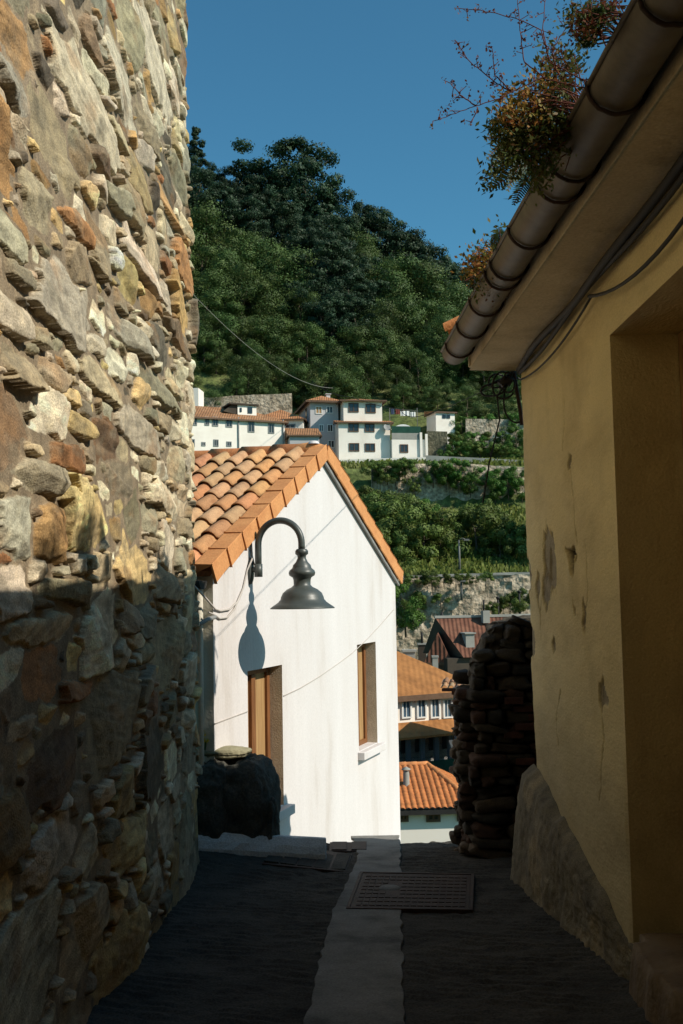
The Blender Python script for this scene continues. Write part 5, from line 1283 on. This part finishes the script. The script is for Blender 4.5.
# ------------------------------------------------------------------ foliage
def leaves(centers, radii, nper, size, seed, squash=.75, shell=.55, up=.25):
    """leaf-sized quads spread through lobes: returns verts, faces"""
    rg = np.random.default_rng(seed)
    C = np.repeat(np.asarray(centers, float), nper, 0); Rr = np.repeat(np.asarray(radii, float), nper)
    n = len(C); d = rg.normal(size=(n, 3)); d /= np.linalg.norm(d, axis=1)[:, None]
    rad = (shell + (1 - shell) * rg.random(n)) ** .8 * Rr * (1 + .25 * rg.normal(size=n) * .5)
    P = C + d * rad[:, None] * np.array([1, 1, squash])
    nr = d * 1.5 + rg.normal(size=(n, 3)) * .55 + np.array([0, 0, up]); nr /= np.linalg.norm(nr, axis=1)[:, None]
    u = np.cross(nr, rg.normal(size=(n, 3))); u /= np.linalg.norm(u, axis=1)[:, None]; w = np.cross(nr, u)
    fl_ = np.sum(np.cross(u, w) * d, 1) < 0; w[fl_] *= -1
    s = size * rg.uniform(.55, 1.3, n)[:, None]; asp = rg.uniform(.45, .8, n)[:, None]
    V = np.stack([P + u * s, P + w * s * asp, P - u * s, P - w * s * asp], 1).reshape(-1, 3)
    NV = d * 1.0 + nr * .45 + rg.normal(size=(n, 3)) * .18; NV /= np.linalg.norm(NV, axis=1)[:, None]
    return V, np.arange(n * 4).reshape(-1, 4), np.repeat(NV, 4, 0)

TREES = {}
def tree_proto(kind, var, H, Wd, nclump, nper, leaf, m, seed, crown_lo=.25, shape='round', squash=.75, trunk=.035, nlimb=7):
    rg = np.random.default_rng(seed)
    t = bpy.data.objects.new(kind, None); COL.objects.link(t); ORG[t] = Vector((0, 0, 0))
    C, Q = [], []
    for k in range(nclump):
        f = rg.random(); zz = crown_lo + (1 - crown_lo) * f
        if shape == 'round': prof = math.sqrt(max(.02, 1 - (2 * f - .85) ** 2 * .9)) if f < .92 else .35
        elif shape == 'umbrella': prof = .35 + .75 * f if f < .75 else 1.0 - (f - .75) * 2.6
        elif shape == 'cone': prof = (1 - f) * .95 + .08
        else: prof = 1 - .6 * f
        a = rg.random() * 2 * math.pi; r = Wd / 2 * prof * math.sqrt(rg.uniform(.15, 1))
        C.append((r * math.cos(a), r * math.sin(a), zz * H)); Q.append(Wd * (rg.uniform(.10, .19) if kind != 'broadleaf_tree' else rg.uniform(.12, .26)) * (1.0 if shape != 'cone' else .75))
    V, F_, NV = leaves(C, Q, nper, leaf, seed + 1, squash)
    mb = MB(); bend = [(rg.normal(0, .02) * H, rg.normal(0, .02) * H) for _ in range(5)]
    tp = H * (crown_lo + .62 * (1 - crown_lo))
    path = [(bend[k][0] * k / 4, bend[k][1] * k / 4, -1.0 if k == 0 else tp * k / 4) for k in range(5)]
    mb.tube(path, [H * trunk * q for q in (1, .8, .62, .45, .2)], 7)
    for k in range(nlimb):
        c = C[rg.integers(len(C))]; z0 = max(H * .12, min(tp * .9, c[2] * .72)); f = z0 / tp
        st = Vector((bend[min(4, int(f * 4))][0] * f, bend[min(4, int(f * 4))][1] * f, z0))
        e = Vector(c); md = st.lerp(e, .5) + Vector((0, 0, -.03 * H))
        mb.tube([st, md, e], [H * trunk * .38, H * trunk * .25, H * trunk * .1], 5)
    mb.build('trunk', M['bark'], t)
    np_mesh('crown', V, F_, m, t, smooth=True, nrm=NV)
    TREES[(kind, var)] = t
    return t

M['pine_leaf'] = leaf_mat('dark pine needles', [(.012, .030, .014), (.022, .048, .022), (.038, .066, .026)], scale=.35, trans=.12)
M['tree_leaf'] = leaf_mat('broad leaves', [(.038, .072, .020), (.066, .108, .028), (.105, .145, .04)], scale=.4)
M['bush_leaf'] = leaf_mat('bush leaves', [(.06, .105, .022), (.115, .165, .036), (.175, .21, .055)], scale=.5)
M['ivy_leaf'] = leaf_mat('ivy leaves', [(.045, .105, .018), (.075, .165, .028), (.115, .21, .038)], scale=.7)
M['bright_leaf'] = leaf_mat('yellow green leaves', [(.09, .13, .02), (.16, .19, .03), (.22, .22, .04)], scale=.6)
for nm in ('pine_leaf', 'tree_leaf', 'bush_leaf', 'ivy_leaf'):
    nt_ = M[nm].node_tree; N_ = nt_.nodes; b_ = N_['Principled BSDF']; src = b_.inputs['Base Color'].links[0].from_socket
    oi = N_.new('ShaderNodeObjectInfo'); hs = N_.new('ShaderNodeHueSaturation'); mr = N_.new('ShaderNodeMapRange'); mr.inputs[3].default_value = .72; mr.inputs[4].default_value = 1.35
    m2 = N_.new('ShaderNodeMapRange'); m2.inputs[3].default_value = .478; m2.inputs[4].default_value = .512
    nt_.links.new(oi.outputs['Random'], mr.inputs[0]); nt_.links.new(mr.outputs[0], hs.inputs['Value']); nt_.links.new(oi.outputs['Random'], m2.inputs[0]); nt_.links.new(m2.outputs[0], hs.inputs['Hue'])
    nt_.links.new(src, hs.inputs['Color'])
    nt_.links.new(hs.outputs[0], b_.inputs['Base Color'])
protos = []
for v in range(3): tree_proto('pine_tree', v, 15, 10.5, 36, 260, .19, M['pine_leaf'], 500 + v * 10, .30, 'umbrella' if v != 1 else 'round', .55, .022)
tree_proto('pine_tree', 3, 17, 7.5, 40, 220, .18, M['pine_leaf'], 541, .25, 'cone', .6, .02)
for v in range(4): tree_proto('broadleaf_tree', v, 10, 8.5, 26, 520, .135, M['tree_leaf'], 600 + v * 10, .12, 'round', .8, .025)
for v in range(4): tree_proto('shrub', v, 3.2, 4.2, 18, 380, .085, M['bush_leaf'] if v < 3 else M['ivy_leaf'], 700 + v * 10, .05, 'round', .85, .03, 5)
used = set()
def plant(kind, var, x, y, h, wscale=1., label=None, cat=None, group=None, sink=.3, z=None):
    p = TREES[(kind, var)]
    base = {'pine_tree': 15 if var < 3 else 17, 'broadleaf_tree': 10, 'shrub': 3.2}[kind]
    s = h / base
    zz = (ztf(x, y) if z is None else z) - sink
    if (kind, var) not in used:
        used.add((kind, var)); o = p; o.location = (x, y, zz); o.rotation_euler = (0, 0, random.random() * 6.28); o.scale = (s * wscale, s * wscale, s)
        tag(o, label, cat, group)
    else: o = dup(p, (x, y, zz), random.random() * 6.28, (s * wscale, s * wscale, s), label, group)
    return o
def top_at(px, py, Y_): p = at(px, py, Y_); return p.x, p.z
SKX = [150, 180, 196, 204, 212, 225, 243, 248, 262, 300, 318, 330, 345, 385, 404, 440, 470, 520]; SKY_ = [150, 150, 140, 165, 192, 172, 178, 150, 142, 150, 165, 186, 197, 214, 230, 252, 266, 285]
def capped(x, Y_, h, marg=14):
    px = 341 + x / Y_ * FPX; p = at(px, float(np.interp(px, SKX, SKY_)) + marg, Y_)
    return max(4.5, min(h, p.z - ztf(x, Y_) + .3))
PG = dict(cat='tree', group='pines in the dark hillside forest', label='dark pine among many in the forest on the hillside')
# skyline, crown tops at their pixels
for px, py, Y_, var, ws, lb in ((196, 128, 176, 3, 1.0, 'tall dark narrow tree on the skyline just beside the stone wall'), (262, 139, 178, 0, 1.15, 'tallest round crowned pine on the skyline, left of its twin crown'),
                            (293, 146, 179, 2, 1.15, 'second tall round crowned pine on the skyline'), (228, 168, 177, 1, 1.0, 'pine with feathery top between the narrow tree and the tallest pine'),
                            (312, 155, 178, 0, .95, 'round pine on the right shoulder of the tallest pair')):
    x, zz = top_at(px, py, Y_); zb = ztf(x, Y_); plant('pine_tree', var, x, Y_, zz - zb + .3, ws, lb, 'tree', 'pines in the dark hillside forest')
for px, py in ((214, 190), (243, 172), (330, 183), (340, 190), (349, 197), (358, 203), (367, 206), (376, 207), (385, 212), (394, 222), (404, 228), (414, 236), (424, 243), (434, 250), (443, 258), (452, 264), (462, 266), (473, 268), (486, 275), (500, 280), (205, 200), (180, 150), (160, 160)):
    Y_ = 180 + random.uniform(-3, 3); x, zz = top_at(px, py, Y_); zb = ztf(x, Y_); hh = max(7, zz - zb + .3)
    plant('pine_tree', random.choice((1, 3, 0, 2)) if px < 400 else random.choice((1, 1, 3)), x, Y_, hh, random.uniform(.75, 1.0), **PG)
# forest body
for row, (Y_, y0) in enumerate(((172, 215), (164, 245), (156, 275))):
    for px in np.arange(186, 520, 17):
        p_ = px + random.uniform(-7, 7); Yj = Y_ + random.uniform(-4, 4); x = (p_ - 341) / FPX * Yj; zb = ztf(x, Yj)
        left = p_ < 335 + (row * 12)
        if row == 2 and p_ < 300: continue
        if left or random.random() < .35: plant('pine_tree', random.randrange(4), x, Yj, capped(x, Yj, random.uniform(11, 15)), random.uniform(.8, 1.1), **PG)
        else: plant('broadleaf_tree', random.randrange(4), x, Yj, capped(x, Yj, random.uniform(8, 11.5)), random.uniform(.9, 1.1), cat='tree', group='broadleaf trees in the hillside forest', label='green leafy tree among many on the forested hill')
# lighter trees and tall bushes below the pines
BG = dict(cat='tree', group='broadleaf trees in the hillside forest', label='green leafy tree among many on the forested hill')
for Y_, h0, st in ((150, 9.5, 21), (143, 8.5, 21), (136, 7.5, 20), (130, 6.5, 19), (124, 5.2, 18), (120, 4.4, 18)):
    for px in np.arange(182, 540, st):
        p_ = px + random.uniform(-7, 7); Yj = Y_ + random.uniform(-3, 3); x = (p_ - 341) / FPX * Yj
        hh = h0 * random.choice((.7, .85, 1.0, 1.1, 1.35))
        if Yj < 126 and p_ > 400: hh *= .8
        if (Yj > 139 and 280 + (150 - Yj) * 2 < p_ < 400 - (150 - Yj) * 2 and random.random() < .9) or (Yj > 132 and 318 < p_ < 385 and random.random() < .45): plant('pine_tree', random.randrange(4), x, Yj, hh * 1.25, random.uniform(.8, 1.05), **PG)
        else: plant('broadleaf_tree', random.randrange(4), x, Yj, hh, random.uniform(.9, 1.25), **BG)
# scrub on the slope between the retaining wall and the houses
SG = dict(cat='shrub', group='shrubs on the slope below the white houses', label='leafy shrub on the slope between the retaining wall and the white houses')
for px, py, Y_, h, var in ((345, 480, 97, 3.2, 0), (356, 488, 96, 3.5, 1), (366, 478, 99, 2.8, 2), (372, 500, 93, 3.6, 0), (385, 492, 95, 3.4, 1), (378, 518, 90, 3.6, 2), (392, 512, 91, 3.8, 0), (404, 524, 88, 4.0, 1), (398, 545, 84, 4.2, 2), (412, 545, 83, 4.6, 0), (424, 552, 81.5, 4.8, 1),
                           (409, 515, 90, 3.4, 2), (432, 528, 86, 3.2, 0), (440, 548, 82, 3.2, 1), (452, 536, 84, 2.6, 2), (472, 520, 87, 3.3, 0), (481, 515, 87, 3.7, 1), (489, 530, 85, 3.4, 2), (476, 545, 82.5, 4.2, 0), (496, 545, 83, 2.8, 1), (405, 560, 79.5, 3.0, 2), (387, 560, 80, 3.4, 0), (500, 556, 80, 2.6, 2), (515, 548, 81, 3.4, 0), (340, 505, 92, 3.8, 2), (355, 525, 88, 4, 0), (368, 545, 84, 4.2, 1)):
    x = at(px, py, Y_).x; plant('shrub', var, x, Y_, h, random.uniform(.9, 1.15), **SG)
x = at(427, 500, 94).x; plant('shrub', 3, x, 94, 2.6, .95, 'round dark glossy bush in the middle of the grassy slope', 'shrub', 'single shrubs below the white houses')
# ivy and hanging growth on the rock face
IG = dict(cat='shrub', group='ivy cushions on the rock face', label='green ivy cushion hanging on the rock face below the path')
for px, py in ((452, 470), (458, 480), (446, 476), (464, 472), (470, 484), (440, 468), (433, 474), (405, 470), (396, 476), (415, 484), (387, 472), (380, 480), (372, 470), (500, 480), (508, 486), (516, 478), (522, 490), (495, 490), (484, 476)):
    p = at(px, py, 100.0); plant('shrub', 3 if px > 425 else random.randrange(3), p.x, p.y, random.uniform(1.5, 2.1), random.uniform(.85, 1.2), z=p.z - .8, sink=0, **IG)
HG = dict(cat='shrub', group='hedge bushes on the terraces right of the houses', label='hedge bush on the terraces to the right of the annex')
for px, py, Y_, h in ((450, 452, 108, 1.5), (460, 450, 108, 1.6), (470, 449, 108, 1.7), (480, 450, 108, 1.6), (490, 451, 108, 1.7), (500, 452, 108, 1.7), (512, 453, 108, 1.8), (522, 454, 108, 1.8), (455, 440, 110, 1.8), (466, 441, 110, 1.7), (478, 441, 110, 1.6), (490, 440, 110, 1.7), (503, 441, 110, 1.8), (516, 438, 110, 2.2), (446, 458, 107, 1.3), (510, 424, 115, 2.3), (520, 428, 114.5, 2.4), (474, 424, 115, 1.4), (488, 422, 115, 1.5), (462, 424, 115, 1.6)):
    p = at(px, py, Y_); plant('shrub', 3 if random.random() < .6 else 0, p.x, Y_, h, 1.15, z=p.z - h * .45, sink=0, **HG)
for px, py, Y_, h, lb in ((405, 605, 73.0, 2.9, 'dark green bush growing out of the retaining wall beside the gable'), (415, 603, 73.1, 1.6, 'small pale bush beside the dark one on the retaining wall'), (510, 606, 72.2, 1.7, 'low green bush on top of the red tiled house ridge'), (520, 603, 72.2, 2.0, 'green bush against the yellow house below the retaining wall'), (492, 610, 72.2, 1.2, 'small grassy tuft bush left of the low green bush')):
    p = at(px, py, Y_); plant('shrub', 3 if px < 412 else 0, p.x, Y_, h, .9, lb, 'shrub', None, 0, p.z - h * .5)
# small weeds clinging to the retaining wall
for px, py in ((420, 577), (432, 579), (444, 577), (456, 580), (486, 576), (470, 577), (404, 580), (441, 598)):
    p = at(px, py, 73.1); plant('shrub', random.randrange(3), p.x, 73.3, random.uniform(.7, 1.1), 1.2, 'weed tuft growing out of the stone retaining wall', 'weeds', 'weed tufts on the retaining wall', 0, p.z - .5)
# rough grass on the slope (nobody could count it)
rg = np.random.default_rng(77); n = 26000
gx_ = rg.uniform(-12, 26, n); gy_ = np.where(rg.random(n) < .75, rg.uniform(75.5, 100, n), rg.uniform(103, 113, n)); gz_ = zt(gx_, gy_)
a = rg.random(n) * 6.28; s = rg.uniform(.12, .38, n); hgt = rg.uniform(.2, .7, n)
B0 = np.stack([gx_, gy_, gz_ - .05], 1); dirv = np.stack([np.cos(a), np.sin(a), 0 * a], 1); ln = np.stack([rg.normal(0, .2, n), rg.normal(0, .2, n), hgt], 1)
V = np.stack([B0 - dirv * s[:, None] * .5, B0 + dirv * s[:, None] * .5, B0 + dirv * s[:, None] * .3 + ln, B0 - dirv * s[:, None] * .3 + ln], 1).reshape(-1, 3)
M['grass'] = leaf_mat('rough grass', [(.12, .16, .032), (.19, .225, .05), (.27, .265, .085)], scale=.25, trans=.45)
tag(np_mesh('grass', V, np.arange(n * 4).reshape(-1, 4), M['grass'], smooth=False), 'rough green grass covering the slope below the houses', None, None, 'stuff')

# ------------------------------------------------------------------ plants rooted in the gutter
M['fern'] = leaf_mat('fern green', [(.02, .045, .012), (.04, .075, .018)], scale=9, trans=.3)
M['sedum'] = leaf_mat('reddish stonecrop', [(.26, .07, .025), (.36, .15, .04), (.34, .26, .06), (.16, .19, .04)], scale=16, trans=.3)
M['redstem'] = mat('reddish stem', [(.10, .03, .02), (.16, .05, .03)], bump=0)
M['redleaf'] = leaf_mat('dark red leaves', [(.10, .025, .018), (.17, .05, .025), (.16, .11, .03)], scale=20, trans=.3)
def gpos(y, up=0.): return Vector((gx(y), y, gz(y) + .02 + up))
def lf(mb, c, d, s, rg, asp=.5):
    d = d.normalized(); n = Vector((rg.gauss(0, 1), rg.gauss(0, 1), rg.gauss(.3, 1))); w = d.cross(n)
    if w.length < 1e-4: return
    w.normalize(); mb.poly([c, c + d * s * .45 + w * s * asp * .5, c + d * s, c + d * s * .45 - w * s * asp * .5])

x = at(585, 500, 80).x; plant('broadleaf_tree', 1, x, 79.5, 9.5, 1.0, 'tall leafy tree at the right end of the slope behind the yellow house', 'tree')
def proj(p):
    d = Vector(p) - EYE; c = d.dot(FWD); return CX + FPX * d.dot(RIGHT) / c, CY - FPX * d.dot(UP) / c
def gy(py):
    lo, hi = 2.2, 8.74
    for _ in range(40):
        m_ = (lo + hi) / 2
        if proj((gx(m_) - GR, m_, gz(m_)))[1] < py: lo = m_
        else: hi = m_
    return lo
def cluster(name, label, root_py, blobs, size, seed, mt, nst=4, asp=.6):
    """a leafy plant rooted in the gutter; blobs: (px, py, spread_x, spread_y, leaves) at the root's distance"""
    rg = random.Random(seed); Yr = gy(root_py); o = Vector((gx(Yr), Yr, gz(Yr) - .01)); t = thing(name, o, label, 'plant'); st, lv = MB(), MB()
    for (px, py, sx, sy, n) in blobs:
        for k in range(max(2, nst * n // 200)):
            e = at(px + rg.gauss(0, sx), py + rg.gauss(0, sy), Yr + rg.gauss(0, .06)); b_ = o + Vector((rg.gauss(-.02, .02), rg.gauss(0, .10), 0))
            md = b_.lerp(e, .5) + Vector((0, 0, .04)); st.tube([b_, md, e], [.004, .003, .002], 4, False)
        for k in range(n):
            c = at(px + rg.gauss(0, sx), py + rg.gauss(0, sy), Yr + rg.gauss(0, .07))
            lf(lv, c, Vector((rg.gauss(-.3, 1), rg.gauss(-.2, 1), rg.gauss(.1, 1))), size * rg.uniform(.6, 1.4), rg, asp)
    st.build('stems', M['redstem'], t); lv.build('leaves', M[mt], t)
M['deadleaf'] = leaf_mat('withered brown leaves', [(.06, .03, .018), (.12, .06, .03), (.10, .08, .03)], scale=14, trans=.2)
cluster('stonecrop', 'large tuft of yellowish and orange leaves growing from the gutter', 120, [(524, 98, 9, 8, 300), (510, 112, 8, 9, 240), (545, 80, 9, 9, 150), (536, 112, 13, 12, 170)], .021, 1, 'sedum')
cluster('withered_plant', 'dark reddish brown withered tuft hanging behind the large orange tuft', 130, [(553, 105, 10, 17, 330), (540, 140, 9, 15, 260), (562, 72, 8, 14, 220), (528, 150, 8, 12, 120)], .020, 2, 'deadleaf')
cluster('dark_plant', 'dark leafy stems at the top of the gutter near the roof tiles', 35, [(585, 12, 8, 11, 150), (597, 25, 8, 9, 120), (579, 30, 6, 7, 80), (612, 4, 8, 5, 90)], .017, 3, 'redleaf', 4)
cluster('stonecrop', 'smaller reddish orange tuft lower down the gutter', 275, [(480, 262, 8, 8, 260), (490, 252, 7, 8, 150), (472, 270, 6, 6, 130)], .026, 4, 'sedum')
cluster('withered_plant', 'brown withered tuft at the foot of the smaller orange tuft', 285, [(488, 276, 9, 10, 520), (497, 264, 6, 9, 260)], .024, 5, 'deadleaf')
M['greenleaf'] = leaf_mat('dull green leaves', [(.03, .055, .015), (.06, .095, .022), (.12, .13, .035), (.14, .08, .03)], scale=14, trans=.3)
cluster('weed', 'dense green weed mass in the gutter around the orange tuft', 130, [(530, 128, 17, 17, 1000), (552, 122, 11, 18, 800), (514, 152, 12, 16, 560), (562, 88, 9, 16, 450), (538, 165, 8, 14, 420), (500, 130, 7, 9, 170), (548, 62, 6, 12, 130), (492, 176, 6, 9, 110), (575, 58, 6, 10, 120)], .030, 8, 'greenleaf', 4, .42)
cluster('weed', 'green weed mass at the top of the gutter near the roof', 40, [(588, 22, 9, 12, 420), (576, 14, 7, 9, 200), (604, 12, 8, 9, 260)], .018, 9, 'greenleaf', 3, .45)
cluster('weed', 'small green weed around the lower reddish tuft', 280, [(487, 268, 11, 12, 420), (500, 246, 6, 10, 240)], .036, 10, 'greenleaf', 3, .5)
def fern_px(label, root_py, fronds, seed):
    Yr = gy(root_py); o = Vector((gx(Yr), Yr, gz(Yr) - .01)); t = thing('fern', o, label, 'fern'); lv, st = MB(), MB(); rg = random.Random(seed)
    for (ax_, ay_, bx_, by_, ex_, ey_) in fronds:
        A_, B_, E_ = at(ax_, ay_, Yr), at(bx_, by_, Yr - .05 + rg.gauss(0, .04)), at(ex_, ey_, Yr - .08 + rg.gauss(0, .05))
        pts = []; n = 18
        for j in range(n + 1):
            s = j / n; pts.append(A_ * (1 - s) ** 2 + B_ * 2 * s * (1 - s) + E_ * s * s)
        ln = (E_ - A_).length
        st.tube([o, o.lerp(pts[0], .6) + Vector((0, 0, .02))] + pts, [.004] * 2 + [.0038 - .00012 * j for j in range(n + 1)], 4, False)
        tilt = Vector((rg.gauss(0, .25), 1, rg.gauss(0, .3)))
        for j in range(1, n + 1):
            td = (pts[min(n, j + 1)] - pts[j - 1]).normalized(); sd_ = td.cross(tilt).normalized(); L_ = (.046 * math.sin(math.pi * min(1, (j + 1.5) / (n + 2)) ** .8) + .010)
            for sg_ in (-1, 1):
                e = (sd_ * sg_ + td * .4 + Vector((0, 0, -.15))).normalized(); wv_ = td * min(.006, ln / n * .36)
                c = pts[j]; lv.poly([c - wv_, c + e * L_ * .55 - wv_ * 1.2, c + e * L_, c + e * L_ * .55 + wv_ * 1.2, c + wv_])
    st.build('stalks', M['redstem'], t); lv.build('fronds', M['fern'], t)
fern_px('green fern drooping from the gutter below the large orange tuft', 175, [(535, 128, 505, 120, 486, 140), (532, 140, 508, 132, 488, 158), (532, 150, 512, 146, 494, 176), (530, 158, 518, 160, 508, 190), (528, 165, 512, 178, 484, 190), (538, 120, 515, 108, 498, 122), (534, 170, 524, 182, 514, 204), (520, 140, 500, 150, 492, 168)], 6)
fern_px('small dark fern sprig lower down the gutter beside the smaller tuft', 250, [(503, 248, 499, 238, 500, 228), (504, 246, 508, 236, 510, 232), (502, 250, 494, 240, 492, 236)], 7)
fern_px('dark fern at the top of the gutter beside the reddish leaves', 45, [(596, 40, 588, 20, 592, 2), (598, 44, 582, 34, 570, 36), (600, 38, 602, 18, 606, 6)], 9)
def twig_px(label, root_py, lines, seed):
    rg = random.Random(seed); Yr = gy(root_py); o = Vector((gx(Yr), Yr, gz(Yr) - .01)); t = thing('bramble', o, label, 'plant'); st, lv = MB(), MB()
    for ln in lines:
        d0 = rg.gauss(-.03, .04); pts = [o] if ln[0][0] > 560 else []
        pts += [at(px, py, Yr + d0 * (i + 1) / len(ln)) for i, (px, py) in enumerate(ln)]; fine = []
        for a_, b_ in zip(pts[:-1], pts[1:]):
            for j in range(7): fine.append(a_.lerp(b_, j / 7) + Vector([rg.gauss(0, 0.0012) for _ in range(3)]))
        fine.append(pts[-1]); n = len(fine)
        st.tube(fine, [0.0032 * (1 - .6 * j / n) for j in range(n)], 5, False)
        for j in range(4, n):
            if rg.random() < .75:
                e = fine[j] + Vector((rg.gauss(0, 1), rg.gauss(0, .6), rg.gauss(.25, 1))).normalized() * rg.uniform(.015, .045)
                st.tube([fine[j], e], [.0018, .0013], 4, False)
                for q in range(rg.randint(3, 7)): lf(lv, e + Vector([rg.gauss(0, .008) for _ in range(3)]), Vector((rg.gauss(0, 1), rg.gauss(0, 1), rg.gauss(.1, 1))), rg.uniform(.008, .018), rg, .65)
    st.build('stems', M['redstem'], t); lv.build('leaves', M['redleaf'], t)
twig_px('thin thorny stems with tiny leaves reaching from the gutter into the sky', 90, [((583, 88), (542, 78), (500, 98), (465, 110), (433, 121)), ((583, 80), (550, 62), (541, 30), (516, 18), (480, 10), (456, 8)), ((545, 78), (524, 62), (520, 30), (517, -6)), ((560, 76), (548, 57), (543, 28), (546, -8)), ((512, 92), (498, 84), (470, 62), (455, 40)), ((556, 70), (552, 50), (566, 28)), ((476, 106), (462, 96), (450, 83)), ((513, 93), (495, 75), (492, 48)), ((478, 108), (472, 122))], 12)
